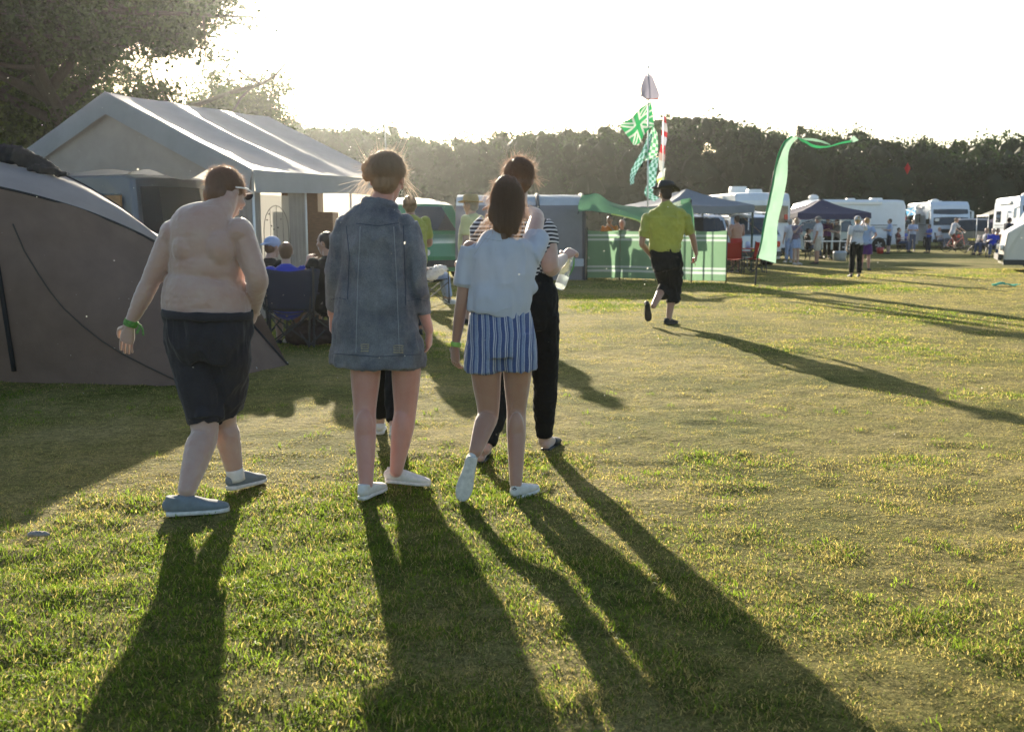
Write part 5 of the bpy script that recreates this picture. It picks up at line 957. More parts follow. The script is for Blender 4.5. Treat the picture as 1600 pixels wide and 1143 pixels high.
def vehicle(name, label, cat, pos, rz, L, W_, prof, m, side, rear=None, front=None, wheels=(.8, 3.4), r=.32, tumble=.13, zb=.95, z0=.22, extra=None, group=None, bev=.05, lower=None, trim=True):
    # prof: outline (y, z) from the tail (y=0) over the roof to the nose; side: list of window polygons in (y, z)
    root = thing(name, (pos[0], pos[1], 0), label, cat, group, rz); zt = max(z for _, z in prof)
    hw = lambda z: W_/2*(1-tumble*max(0, (z-zb)/(zt-zb+1e-6))) if z > zb else W_/2*(1-.05*max(0, (.5-z)/.5))
    # dense outline
    O = [(0, z0)]+[tuple(p) for p in prof]+[(L, z0)]; D = []
    for (a, b), (c, d) in zip(O, O[1:]+O[:1]):
        k = max(1, int(math.hypot(c-a, d-b)/.35)); D += [(a+(c-a)*i/k, b+(d-b)*i/k) for i in range(k)]
    mb = MB(); n = len(D); V = []
    for x in (-1, -.93, -.5, 0, .5, .93, 1):
        for (y, z) in D:
            kk = 1.0; cx = sum(q[0] for q in D)/n; cz = (z0+zt)/2
            yy = y; 
            crown = .05*(1-x*x) if (z > zb and abs(x) < 1) else 0
            if abs(x) == 1: yy = cx+(y-cx)*.985; z = cz+(z-cz)*.985
            bow = .09*(x*x)*((1 if y < .3 else 0)-(1 if y > L-.5 else 0)); V.append((x*hw(z), yy-L/2+bow, z+crown*.5))
    mb.v = V; mb.f = [(q*n+k, (q+1)*n+k, (q+1)*n+(k+1) % n, q*n+(k+1) % n) for q in range(6) for k in range(n)]+[tuple(range(n)), tuple(6*n+k for k in range(n))[::-1]]; mb.mi = [0]*len(mb.f)
    me = evalmesh(mb.mesh(), [('BEVEL', dict(width=bev*.4, segments=2, limit_method='ANGLE', angle_limit=R(35)))]); me.polygons.foreach_set('use_smooth', [False]*len(me.polygons)); body = link('body', me, m, root, world=False, smooth=False)
    if lower: t = MB(); t.box((0, 0, z0+.05), (W_*1.005, L*.97, .16)); t.build('sill', lower, root, world=False)
    for sx in (-1, 1):
        for pl in side:
            t = MB(); k = len(pl); vs = [(sx*(hw(z)+.006), y-L/2, z) for y, z in pl]; t.add(vs, [tuple(range(k)) if sx > 0 else tuple(range(k))[::-1]]); t.build('window', GLD, root, world=False)
    for nm, seg_, gm_ in (('rear_window', rear, GLD), ('windscreen', front, GLD)):
        if seg_:
            (ya, za), (yb, zc) = seg_; s = -1 if nm == 'rear_window' else 1; nx_, nz = (zc-za), -(yb-ya); l_ = math.hypot(nx_, nz); ny = abs(nx_)/l_*s; nz = abs(nz)/l_
            t = MB(); o = .03; xs_ = [-.88, -.5, 0, .5, .88]; vs = [(hw(z_)*x_, y_-L/2+ny*o-s*.09*x_*x_, z_+nz*o+.025*(1-x_*x_)) for y_, z_ in ((ya, za), (yb, zc)) for x_ in xs_]
            t.add(vs, [(i_, i_+1, i_+6, i_+5) for i_ in range(4)])
            if s < 0: t.v = [(x, y-.02, z) for x, y, z in t.v]
            t.build(nm, GLD, root, world=False)
    for y in wheels:
        for sx in (-1, 1):
            t = MB(); t.loft([((sx*(W_/2-.28), y-L/2, r+.02), r*1.1, r*1.1, (0, 1, 0)), ((sx*(W_/2-.012), y-L/2, r+.02), r*1.1, r*1.1, (0, 1, 0))], 24, 1); t.build('wheel_arch', TYR, root, world=False); wheel(root, (sx*(W_/2-.10), y-L/2, r), r)
    if trim:
        for sx in (-1, 1):
            t = MB(); t.loft([((sx*W_*.40, -L/2-.01, zb-.22), .07, .10), ((sx*W_*.40, -L/2+.05, zb-.22), .08, .11)], 12, 1, U=(1, 0, 0), p=4); t.build('tail_lamp', RL, root, world=False)
            t = MB(); t.loft([((sx*W_*.37, L/2-.06, zb-.25), .12, .09), ((sx*W_*.37, L/2+.02, zb-.25), .11, .08)], 14, 1, U=(1, 0, 0), p=3); t.build('headlight', WL, root, world=False)
            t = MB(); t.blob((sx*(W_/2+.12), L*.22, zb+.08), (.10, .05, .07), seg=12); t.box((sx*(W_/2+.03), L*.22, zb+.04), (.1, .03, .03)); t.build('wing_mirror', m, root, world=False)
        t = MB(); t.box((0, -L/2-.015, .55), (.52, .02, .12)); t.build('number_plate', PLY, root, world=False); t = MB(); t.box((0, -L/2-.03, .40), (W_*.92, .10, .16)); t.build('rear_bumper', DARKM, root, world=False); t = MB(); t.box((0, L/2+.02, .42), (W_*.9, .10, .18)); t.build('front_bumper', DARKM, root, world=False)
        for sx in (-1, 1):
            t = MB(); t.box((sx*(hw(zb-.1)+.012), L*.10, zb-.08), (.02, .14, .025)); t.build('door_handle', CHR, root, world=False)
    if extra: extra(root, body, L, W_, hw)
    return root
VAN = [(0, .6), (.02, 1.1), (.16, 1.93), (.4, 1.98), (2.9, 1.98), (3.25, 1.9), (3.85, 1.12), (4.6, .92), (4.72, .6)]
def vwin(L=4.7): return [[(.35, 1.12), (1.35, 1.12), (1.35, 1.72), (.42, 1.72)], [(1.5, 1.12), (2.5, 1.12), (2.5, 1.72), (1.5, 1.72)], [(2.65, 1.12), (3.62, 1.12), (3.2, 1.72), (2.65, 1.72)]]
WOODO = M('orange_wood', (.36, .18, .07), .5, var=.2, vs=9)
# camper van inside the party tent
steel = paint('slate_blue_paint', (.07, .085, .11))
def intr(root, body, L, W_, hw):
    for s in (-1, 1):
        t = MB(); t.box((s*(hw(1.4)+.004), -L/2+.85, 1.56), (.03, .9, .26)); t.build('wood_cupboard', WOODO, root, world=False)
        t = MB(); t.box((s*(hw(1.4)+.005), -L/2+.95, 1.28), (.03, .34, .3)); t.build('curtain', PLW, root, world=False)

c = pt(3.55, .58, 0); tv = vehicle('camper_van', 'slate blue camper van parked under the front gable of the party tent', 'van', (c.x, c.y), math.atan2(U_.y, U_.x)-R(90), 4.7, 1.85, VAN, steel, vwin(), ((.05, 1.15), (.16, 1.8)), ((3.8, 1.2), (3.3, 1.82)), (.9, 3.7), extra=intr); tv.scale = (1.08, 1.08, 1.09)
# green and white camper
def twot(root, body, L, W_, hw):
    t = MB(); t.loft([((0, -L/2+.2, 1.99), .72, .05), ((0, -L/2+1.6, 2.06), .74, .06), ((0, .45, 1.99), .66, .04)], 20, 4, U=(1, 0, 0), cap='round', p=4); t.build('pop_top', paint('white_roof_paint', (.72, .74, .76)), root, world=False)
vehicle('camper_van', 'green camper van with white roof between the yellow shirt and the straw hat', 'van', (J(672, 400, 26.5).x-.55, 27.2), R(-150), 4.7, 1.85, VAN, paint('leaf_green_paint', (.05, .22, .10)), vwin(), ((.05, 1.15), (.16, 1.8)), ((3.8, 1.2), (3.3, 1.82)), (.9, 3.7), extra=twot)
# motorhomes
MHW = paint('motorhome_white', (.60, .66, .74))
def mhx(vents, mark=True):
    def fn(root, body, L, W_, hw):
        H_ = 2.62
        for (y, s, hh) in vents:
            t = MB(); t.loft([((0, y-L/2, H_), s, s), ((0, y-L/2, H_+hh*.6), s, s), ((0, y-L/2, H_+hh), s*.9, s*.9)], 20, 2, U=(1, 0, 0), p=3); t.build('roof_vent', PLW, root, world=False)
        t = MB(); t.blob((.5, 1.2, H_+.14), (.26, .26, .16)); t.build('satellite_dome', PLW, root, world=False)
        for sx in (-1, 1):
            t = MB(); t.box((sx*(W_/2+.01), -L*.05, 1.35), (.02, L*.72, .05)); t.box((sx*(W_/2+.01), -L*.08, 1.22), (.02, L*.6, .025)); t.build('side_stripe', paint('stripe_grey_%d' % sx, (.16, .2, .26)), root, world=False)
            t = MB(); t.box((sx*(W_/2+.012), .0, 1.05), (.025, .62, 1.75)); d = t.build('door' if sx > 0 else 'locker_door', MHW, root, world=False); t = MB(); t.box((sx*(W_/2+.03), .24, 1.1), (.02, .05, .12)); t.build('handle', DARKM, d, world=False)
            t = MB(); t.box((sx*(W_/2+.03), -.3, 2.45), (.10, 2.8, .12)); t.build('awning_case', METAL, root, world=False)
    return fn
MHP = [(0, .7), (.02, 2.3), (.14, 2.58), (.6, 2.62), (4.6, 2.62), (5.2, 2.45), (5.45, 1.95), (5.6, 1.25), (6.25, 1.05), (6.35, .6)]
mhw = [[(.5, 1.45), (1.6, 1.45), (1.6, 2.0), (.5, 2.0)], [(2.0, 1.5), (2.9, 1.5), (2.9, 2.0), (2.0, 2.0)], [(4.75, 1.35), (5.5, 1.35), (5.25, 1.95), (4.75, 1.95)]]
def motorhome(pos, rz, label, vents, L=6.35, prof=MHP, win=mhw, rear=((0, 1.45), (.01, 2.1)), front=((5.62, 1.3), (5.42, 1.98)), wheels=(1.5, 5.3), ex=None):
    f = mhx(vents)
    def both(*a):
        f(*a)
        if ex: ex(*a)
    return vehicle('motorhome', label, 'motorhome', pos, rz, L, 2.25, prof, MHW, win, rear, front, wheels, .34, .03, 1.9, .35, extra=both, bev=.12)
q = J(1166, 400, 40); motorhome((q.x+.15, 42.5), R(6), 'white motorhome with roof vents behind the silver estate car', [(1.2, .3, .16), (3.2, .36, .34)])
q = J(1318, 400, 51); motorhome((q.x, 52), R(98), 'long white motorhome on the right of the navy gazebo', [(1.2, .3, .12), (2.6, .22, .1)], win=[])
AC = [(0, .7), (.02, 2.4), (.2, 2.68), (.8, 2.72), (5.6, 2.72), (5.95, 2.5), (6.2, 1.9), (6.35, 1.2), (6.42, .55)]
def acx(root, body, L, W_, hw):
    t = MB(); t.box((0, L/2-.05, 1.0), (1.2, .06, .22)); t.build('grille', DARKM, root, world=False)
    for sx in (-1, 1): t = MB(); t.loft([((sx*1.28, L/2-.5, 2.1), .07, .06), ((sx*1.28, L/2-.5, 1.75), .08, .07)], 12, 1, cap='round'); t.rod((sx*1.1, L/2-.5, 2.2), (sx*1.28, L/2-.5, 2.12), .03); t.build('mirror_arm', PLW, root, world=False)
q = J(1494, 388, 60); motorhome((q.x-.2, 62.5), R(172), 'white coachbuilt motorhome facing the camera, centre of the far row', [(1.2, .35, .16), (2.6, .4, .22), (4.2, .3, .12)], 6.42, AC, [[(.8, 1.5), (1.9, 1.5), (1.9, 2.05), (.8, 2.05)], [(2.8, 1.5), (3.7, 1.5), (3.7, 2.05), (2.8, 2.05)], [(5.1, 1.4), (5.9, 1.4), (5.75, 2.1), (5.1, 2.1)]], ((0, 1.5), (.01, 2.1)), ((6.33, 1.32), (6.05, 2.25)), (1.6, 5.0), acx)
q = J(1597, 388, 47); motorhome((q.x+1.6, 49.5), R(165), 'white motorhome behind the parked white van at the right edge', [(1.2, .35, .16), (4.6, .4, .25)], 6.42, AC, [[(.8, 1.5), (1.9, 1.5), (1.9, 2.05), (.8, 2.05)]], ((0, 1.5), (.01, 2.1)), ((6.33, 1.32), (6.05, 2.25)), (1.6, 5.0), acx)
# cars
EST = [(0, .55), (.02, .98), (.42, 1.62), (.7, 1.70), (2.7, 1.70), (3.0, 1.62), (3.65, 1.08), (4.45, .92), (4.62, .55)]
ew = [[(.45, 1.05), (1.15, 1.05), (1.15, 1.55), (.68, 1.55)], [(1.25, 1.05), (2.1, 1.05), (2.1, 1.56), (1.25, 1.56)], [(2.2, 1.05), (3.4, 1.08), (2.9, 1.56), (2.2, 1.56)]]
def rails(root, body, L, W_, hw):
    for sx in (-1, 1): t = MB(); t.tube([(sx*.68, -L/2+.6, 1.72), (sx*.68, -L/2+.8, 1.79), (sx*.68, L*.08, 1.79), (sx*.68, L*.14, 1.72)], .018, 8); t.build('roof_rail', CHR, root, world=False)
def car(pos, rz, label, pm, group='cars parked among the tents', ex=rails): return vehicle('parked_car', label, 'car', pos, rz, 4.62, 1.84, EST, pm, ew, ((.06, 1.03), (.40, 1.58)), ((3.6, 1.12), (3.05, 1.6)), (.85, 3.6), .34, extra=ex, group=group)
q = J(1146, 400, 35.5); car((q.x, 36.2), R(12), 'silver estate car behind the red camping chair', paint('silver_paint', (.42, .50, .60), .3))
q = J(1086, 400, 35.5); car((q.x-.5, 35.2), R(8), 'pale blue car showing under the grey gazebo', paint('pale_blue_paint', (.35, .42, .52)))
q = J(1527, 386, 57); car((q.x+.2, 58.5), R(-20), 'dark estate car with red tail lamps right of the cyclist', paint('dark_green_paint', (.03, .035, .035)))
q = J(1268, 388, 47); car((q.x, 47.5), R(95), 'pale car parked beyond the navy gazebo', paint('pale_green_paint', (.35, .42, .42)))
q = J(1437, 388, 57); car((q.x-.4, 60.5), R(150), 'light blue car under the long white awning', paint('light_blue_paint', (.30, .38, .46)))
# van at the right edge
VB = [(0, .6), (.02, 1.3), (.12, 2.3), (.3, 2.45), (4.0, 2.45), (4.4, 2.3), (5.0, 1.4), (5.38, 1.15), (5.45, .6)]
vw2 = [[(3.3, 1.35), (4.8, 1.35), (4.4, 2.05), (3.3, 2.05)], [(1.5, 1.35), (2.7, 1.35), (2.7, 2.0), (1.5, 2.0)]]
gq = G(1583, 428); vehicle('parked_van', 'white panel van cut off by the right edge of the picture', 'van', (gq.x+3.3, gq.y+1.5), R(68), 5.45, 1.95, VB, paint('cream_white_paint', (.62, .60, .55)), vw2, ((.03, 1.35), (.10, 2.0)), ((4.97, 1.45), (4.45, 2.2)), (1.0, 4.4), .34, lower=DARKM)
# awnings rolled out from the motorhomes
def awning(a, b, c_, d, m, label):
    r = thing('awning', ((a[0]+b[0])/2, a[1], 0), label, 'awning'); sheet('canopy', [[a, a.lerp(b, .5), b], [d, d.lerp(c_, .5)-Vector((0, 0, .05)), c_]], m, r, 5, 5, .02, (2, 2, 2), 3, .01)
    for q in (c_, d): t = MB(); t.rod(q, Vector((q.x, q.y, 0)), .02, 8); t.build('leg', METAL, r, True, True)
    t = MB(); t.box((c_+d)/2, ((c_-d).length, .06, .08), Matrix.Rotation(math.atan2((c_-d).y, (c_-d).x), 3, 'Z')); t.build('front_rail', PLW, r)
WA = fab('white_awning_cloth', (.72, .72, .70), trans=.4)
awning(J(1478, 327, 62), J(1452, 323, 66), J(1408, 339, 66), J(1410, 339, 60.5), WA, 'white awning stretched left from the motorhome facing the camera'); awning(J(1563, 324, 52), J(1590, 323, 50), J(1545, 336, 54), J(1527, 338, 56), WA, 'pale grey awning stretched left from the right hand motorhome')
awning(J(1128, 330, 34), J(1118, 322, 36.5), J(1190, 331, 36.5), J(1170, 337, 34), GRL, 'thin pale fly sheet slung between the grey gazebo and the white motorhome')
# ================= FLAGS AND STREAMERS =================
def flagm(n, fn, c=(.6, .6, .6), trans=.36): return mcol(fab(n, c, trans=trans, bump=.1), fn)
def uvsheet(name, rows, mat, par, nu=8, nv=8, amp=.03, sc=(3, 3, 3), seed=2):
    me = patch(rows, nu, nv).mesh(); nr = (len(rows[0])-1)*nu+1; nc = (len(rows)-1)*nv+1; a = me.attributes.new('fu', 'FLOAT_VECTOR', 'POINT'); d = []
    for i in range(nr):
        for k in range(nc): d += [i/(nr-1), k/(nc-1), 0]
    a.data.foreach_set('vector', d); wrinkle(me, amp, sc, seed); return link(name, me, mat, par)
class X_:  # tiny expression helper for flag patterns
    pass
def mth(N, L, op, a, b=None, c=None):
    n = N.new('ShaderNodeMath'); n.operation = op
    for i, v in enumerate((a, b, c)):
        if v is None: continue
        if isinstance(v, (int, float)): n.inputs[i].default_value = v
        else: L.new(v, n.inputs[i])
    return n.outputs[0]
def mixc(N, L, f, a, b):
    m = N.new('ShaderNodeMix'); m.data_type = 'RGBA'
    (L.new(f, m.inputs[0]) if not isinstance(f, (int, float)) else None)
    for i, v in ((6, a), (7, b)):
        if isinstance(v, tuple): m.inputs[i].default_value = (*v, 1)
        else: L.new(v, m.inputs[i])
    return m.outputs[2]
def uvn(N, L):
    a = N.new('ShaderNodeAttribute'); a.attribute_name = 'fu'; s = N.new('ShaderNodeSeparateXYZ'); L.new(a.outputs['Vector'], s.inputs[0]); return s.outputs[0], s.outputs[1]
GW, WHT = (.03, .30, .10), (.48, .54, .50)
def union(N, L, o):
    u, v = uvn(N, L); u = mth(N, L, 'SUBTRACT', u, .5); v = mth(N, L, 'SUBTRACT', v, .5); m = lambda *a: mth(N, L, *a); au, av = m('ABSOLUTE', u), m('ABSOLUTE', v)
    d1 = m('ABSOLUTE', m('SUBTRACT', u, v)); d2 = m('ABSOLUTE', m('ADD', u, v)); dm = m('MINIMUM', d1, d2); cm_ = m('MINIMUM', au, av)
    wd_ = m('LESS_THAN', dm, .11); gd = m('LESS_THAN', dm, .035); wc = m('LESS_THAN', cm_, .14); gc = m('LESS_THAN', cm_, .075)
    c = mixc(N, L, wd_, GW, WHT); c = mixc(N, L, gd, c, GW); c = mixc(N, L, wc, c, WHT); return mixc(N, L, gc, c, GW)
def check(ca, cb, k=7, k2=14):
    def fn(N, L, o):
        u, v = uvn(N, L); m = lambda *a: mth(N, L, *a); f = m('MODULO', m('ADD', m('FLOOR', m('MULTIPLY', u, k)), m('FLOOR', m('MULTIPLY', v, k2))), 2.0); return mixc(N, L, f, ca, cb)
    return fn
def bands(cs):
    def fn(N, L, o):
        u, v = uvn(N, L); r = N.new('ShaderNodeValToRGB'); r.color_ramp.interpolation = 'CONSTANT'; L.new(v, r.inputs[0]); e = r.color_ramp.elements
        while len(e) < len(cs): e.new(.5)
        for q, (p, c) in zip(e, cs): q.position = p; q.color = (*c, 1)
        return r.outputs[0]
    return fn
def saltire(N, L, o):
    u, v = uvn(N, L); m = lambda *a: mth(N, L, *a); d = m('MINIMUM', m('ABSOLUTE', m('SUBTRACT', u, v)), m('ABSOLUTE', m('SUBTRACT', m('ADD', u, v), 1.0))); return mixc(N, L, m('LESS_THAN', d, .12), (.16, .45, .72), (.8, .85, .88))
FY = 27.0; base = Vector((J(1014, 300, FY).x, FY, 0)); fp = thing('flag_pole', base, 'tall thin pole carrying a bunch of green and white flags', 'flag pole'); t = MB(); t.rod(base, J(1013, 106, FY), .02, 8); t.build('pole', METAL, fp, True, True); t = MB(); t.blob(J(1013, 105, FY), (.03, .03, .05)); t.build('finial', METAL, fp, True, True)
f2 = thing('flag_pole', Vector((J(1037, 300, FY+.5).x, FY+.5, 0)), 'shorter pole carrying the red and white flag', 'flag pole'); t = MB(); t.rod(f2.location, J(1037, 172, FY+.5), .016, 8); t.build('pole', METAL, f2, True, True)
def flag(label, rows, mat, Y=FY, **k):
    P_ = [[J(a, b, Y+(c if len(r_) else 0)) for a, b, c in r_] for r_ in rows]; pos = P_[0][0]
    r = thing('flag', pos, label, 'flag'); uvsheet('cloth', P_, mat, r, **k); return r
flag('white flag with a red lower hem at the very top of the tall pole', [[(1007, 119, 0), (1014, 115, 0), (1020, 120, 0)], [(1002, 136, .1), (1014, 135, -.1), (1027, 138, .1)], [(1003, 150, .0), (1014, 152, -.15), (1030, 150, .1)], [(1011, 157, 0), (1018, 156, -.1), (1028, 156, 0)]], flagm('white_red_flag', bands([(0, (.30, .29, .36)), (.8, (.35, .12, .09))])), seed=3)
t = MB(); sheet('loose_corner', [[J(1006, 140, FY), J(1005, 150, FY)], [J(1001, 148, FY), J(998, 156, FY)]], flagm('white_corner', bands([(0, (.33, .33, .38)), (.9, (.33, .33, .38))])), [o for o in COL.objects if o.name.startswith('flag') and not o.name.startswith('flag_pole')][-1], 4, 4)
flag('green and white crossed flag flying left from the tall pole', [[(1018, 158, 0), (1020, 176, .1), (1022, 196, 0)], [(1000, 170, -.1), (1003, 187, .1), (1008, 208, -.1)], [(985, 185, .1), (992, 203, -.1), (1000, 223, .1)], [(968, 195, 0), (980, 212, .1), (990, 227, 0)]], flagm('green_union_flag', union), seed=5)
chk = flagm('green_check_flag', check((.10, .38, .18), (.55, .68, .60), 4, 9)); chk2 = flagm('blue_green_check', check((.05, .20, .14), (.30, .48, .50), 4, 16))
flag('green and white checked flag hanging in the middle of the tall pole', [[(1020, 196, 0), (1027, 208, 0)], [(1012, 220, .1), (1028, 226, 0)], [(1008, 238, -.1), (1027, 240, .1)], [(1004, 252, 0), (1022, 248, 0)]], chk, seed=6)
flag('long blue green streamer curling down to the left of the flags', [[(1014, 208, 0), (1020, 210, 0)], [(1005, 232, .1), (1014, 236, 0)], [(990, 258, 0), (999, 262, .1)], [(984, 275, .1), (991, 277, 0)], [(985, 289, 0), (991, 286, 0)]], chk2, seed=7, amp=.05)
flag('blue green checked streamer hanging down beside the black hat', [[(1022, 245, 0), (1030, 246, 0)], [(1011, 266, .1), (1026, 268, 0)], [(1012, 285, 0), (1024, 287, .1)], [(1007, 303, .1), (1020, 302, 0)], [(1022, 315, 0), (1030, 309, 0)]], chk2, seed=8, amp=.06)
flag('red and white striped flag furled down the shorter pole', [[(1036, 180, 0), (1040, 182, 0)], [(1034, 200, .1), (1043, 204, 0)], [(1033, 225, 0), (1040, 228, .1)], [(1029, 245, .1), (1039, 248, 0)], [(1030, 266, 0), (1036, 270, 0)]], flagm('red_white_flag', bands([(0, (.4, .04, .05)), (.14, (.5, .48, .5)), (.28, (.4, .03, .04)), (.36, (.4, .42, .5)), (.5, (.4, .03, .04)), (.66, (.42, .3, .28)), (.8, (.5, .5, .5))])), Y=FY+.5, seed=9, amp=.05)
flag('small yellow and white cloth at the foot of the shorter pole', [[(1030, 270, 0), (1040, 262, 0)], [(1026, 280, 0), (1038, 276, 0)], [(1030, 290, 0), (1036, 292, 0)]], flagm('yellow_flag', bands([(0, (.7, .72, .68)), (.5, (.5, .6, .15))])), Y=FY+.5, seed=4)
# feather banner
BY = 22.6; gb_ = G(1180, 446); bn = thing('feather_banner', gb_, 'tall pale green feather banner curling right at its top', 'banner'); BC = fab('mint_banner_cloth', (.27, .43, .33), trans=.5, bump=.15, bs=5); ED = fab('green_banner_edge', (.05, .40, .16), trans=.4)
ctr = [(1183, 403, 1212, 411), (1189, 380, 1214, 385), (1194, 350, 1215, 352), (1200, 320, 1220, 325), (1207, 290, 1226, 297), (1211, 265, 1230, 272), (1217, 240, 1231, 250), (1226, 222, 1235, 228), (1238, 213, 1247, 215)]
rows = [[J(a, b, BY), J((a+c)/2, (b+d)/2, BY+.05*(-1)**i), J(c, d, BY+.1)] for i, (a, b, c, d) in enumerate(ctr)]; sheet('banner_cloth', rows, BC, bn, 4, 4, .05, (3, 3, 1.2), 6)
t = MB(); t.tube([r[0]+Vector((0, -.01, 0)) for r in rows], .022, 8, 3); t.build('green_hem', ED, bn, True, True)
t = MB(); t.tube([gb_, gb_+Vector((.02, 0, .4)), J(1184, 400, BY)]+[J(a, b, BY) for a, b, _, _ in ctr[1::2]]+[J(1238, 213, BY)], [.02]*7 if len(ctr[1::2]) == 4 else .02, 8); t.build('pole', DARKM, bn, True, True)
sheet('streamer', [[J(1242, 212, BY), J(1258, 219, BY), J(1275, 227, BY), J(1295, 227, BY), J(1315, 222, BY), J(1332, 219, BY)], [J(1246, 215, BY+.1), J(1258, 223, BY+.1), J(1275, 231, BY+.1), J(1295, 230, BY+.1), J(1315, 225, BY+.1), J(1330, 222, BY+.1)]], ED, bn, 5, 3, .03, (3, 3, 3), 3)
sheet('streamer', [[J(1250, 216, BY), J(1270, 216, BY), J(1285, 220, BY), J(1297, 225, BY)], [J(1252, 219, BY+.1), J(1270, 220, BY+.1), J(1284, 223, BY+.1), J(1297, 227, BY+.1)]], BC, bn, 5, 3, .02, (3, 3, 3), 4)
sheet('streamer_end', [[J(1328, 219, BY), J(1334, 212, BY)], [J(1332, 223, BY), J(1342, 219, BY)]], BC, bn, 4, 4, .03, (6, 6, 6), 4)
fs = thing('flag_pole', Vector((J(1424, 350, 58).x, 58, 0)), 'far pole with a small light blue flag beside the long white awning', 'flag pole'); t = MB(); t.rod(fs.location, J(1432, 319, 58), .02, 6); t.build('pole', METAL, fs, True, True)
flag('small light blue flag with a white diagonal cross', [[(1431, 321, 0), (1431, 335, 0)], [(1423, 325, .2), (1424, 336, -.2)], [(1414, 327, 0), (1418, 338, 0)]], flagm('saltire_flag', saltire), Y=58, seed=3)
fk = thing('flag_pole', Vector((J(606, 250, 70).x, 70, 0)), 'distant slender pole with a faded pennant in the sun glare', 'flag pole'); t = MB(); t.rod(fk.location, J(601, 188, 70), .035, 6); t.build('pole', METAL, fk, True, True); sheet('pennant', [[J(602, 190, 70), J(602, 206, 70)], [J(609, 207, 70), J(611, 212, 70)]], fab('pale_pennant', (.7, .7, .6), trans=.6), fk, 4, 4, .05)
t = MB(); k_ = J(1418, 263, 40); t.add([k_+Vector((0, 0, .22)), k_+Vector((.12, 0, 0)), k_+Vector((0, 0, -.25)), k_+Vector((-.12, 0, 0)), k_+Vector((0, -.05, 0))], [(0, 1, 4), (1, 2, 4), (2, 3, 4), (3, 0, 4), (0, 3, 2, 1)]); kt = t.build('kite', CL['red']); tag(kt, 'small pink kite flying in front of the dark wood', 'kite')
# ================= PEOPLE FURTHER OFF =================
def at(px, Y): return (J(px, 400, Y).x, Y)
person('person in a yellow polo shirt right beyond the denim jacket shoulder', at(642, 12.6), 1.76, R(20), 'm', 1.25, skin=1, top=CL['yellow'], bottom=CL['navy'], shoes=SHK, hair='fair', arms=('hold', 'fold'), vox=.011, turn=.2)
person('person in straw hat and pale yellow shirt standing by the green camper', at(738, 14.2), 1.80, R(62), 'm', 1.22, skin=0, top=CL['paleyellow'], bottom=CL['beige'], leg=1.1, shoes=SHK, hair='grey', hat=brimhat(STRAW, .155, .105, .01), arms=('down', 'down'), vox=.011, faceon=True)
sp = at(655, 17.6); camp_chair((sp[0], 17.6, 0), R(-75), NB, 'dark camp chair under the person in pale jeans'); person('person in pale jeans seated with a plastic bag on the lap', sp, 1.72, R(-75), 'f', skin=0, top=CL['skyblue'], bottom=CL['skyblue'], shoes=SHW, hair='grey', arms=('lap', 'lap'), stance='sit', vox=.012)
bgm = fab('thin_white_plastic', (.8, .8, .8), trans=.5, rough=.3); t = MB(); bb = J(682, 424, 17.4); t.blob(bb, (.2, .12, .09), Matrix.Rotation(-.4, 3, 'Y')); t.blob(bb+Vector((-.1, 0, -.08)), (.13, .12, .09)); me = organic(t, .012, 1); wrinkle(me, .07, (10, 10, 10), 3); pb = link('carrier_bag', me, bgm); tag(pb, 'crumpled white carrier bag on the lap of the person in pale jeans', 'bag')
person('shirtless person in red shorts standing beside the silver estate car', at(1150, 29.5), 1.66, R(15), 'm', 1.12, skin=1, bottom=CL['red'], leg=.8, shoes=RUBD, hair='dark', arms=('hip', 'fold'))
FAR = 'campers standing about further down the field'
person('person in a patterned maroon blouse and white shorts, hands at the mouth', at(1243, 35), 1.62, R(-150), 'f', skin=0, top=cloth('patterned_blouse', (.16, .05, .07), col2=(.2, .22, .32), vs=22), bottom=CL['skyblue'], leg=.7, flare=.03, shoes=SK[0] if False else SHW, hair='blond', style='bun', arms=('fold', 'eat'), faceon=True, group=FAR)
person('person in white shirt hidden behind the patterned blouse wearer', at(1233, 37), 1.6, R(10), 'm', top=CL['white'], bottom=CL['skyblue'], shoes=SHW, hair='grey', group=FAR)
person('person in white shirt, pale shorts and black shoes standing side on', at(1277, 35.5), 1.68, R(55), 'm', 1.2, skin=1, top=CL['white'], bottom=CL['beige'], leg=1.0, flare=.03, shoes=SHK, hair='grey', hat=cap(CL['grey']), arms=('down', 'hold'), faceon=True, group=FAR)
def backtext(root, j, s):
    fc = bpy.data.curves.new('t', 'FONT'); fc.body = 'Publicity'; fc.size = .085; fc.align_x = 'CENTER'; fc.extrude = .001; o = bpy.data.objects.new('t', fc); COL.objects.link(o); me = bpy.data.meshes.new_from_object(o.evaluated_get(bpy.context.evaluated_depsgraph_get())); bpy.data.objects.remove(o)
    me.transform(Matrix.Translation((0, -.155*s, 1.245*s)) @ Matrix.Rotation(R(90), 4, 'X')); sh_ = [c for c in root.children if c.name.startswith('shirt')][0]; link('back_print', me, M('navy_print', (.02, .04, .12), .6), sh_, world=False)
gwm = G(1336, 433); person('person with pale hair in a white printed tee and black trousers, back to us', (gwm.x, gwm.y), 1.62, R(-4), 'f', 1.08, skin=0, top=CL['white'], hem=.02, bottom=CL['black'], shoes=SHK, hair='blond', style='bun', hat=cap(CL['white']), arms=('down', 'point'), extra=backtext, vox=.011)
person('person in white tee and dark shorts standing beside the long motorhome', at(1388, 47.5), 1.66, R(80), 'm', top=CL['skyblue'], bottom=CL['navy'], leg=1.2, shoes=SHK, hair='dark', arms=('hold', 'fold'), group=FAR)
person('person with folded arms in pale blue tee and jeans', at(1424, 52.5), 1.64, R(165), 'm', skin=1, top=CL['skyblue'], bottom=CL['jean'], shoes=SHK, hair='fair', arms=('fold', 'fold'), faceon=True, group=FAR)
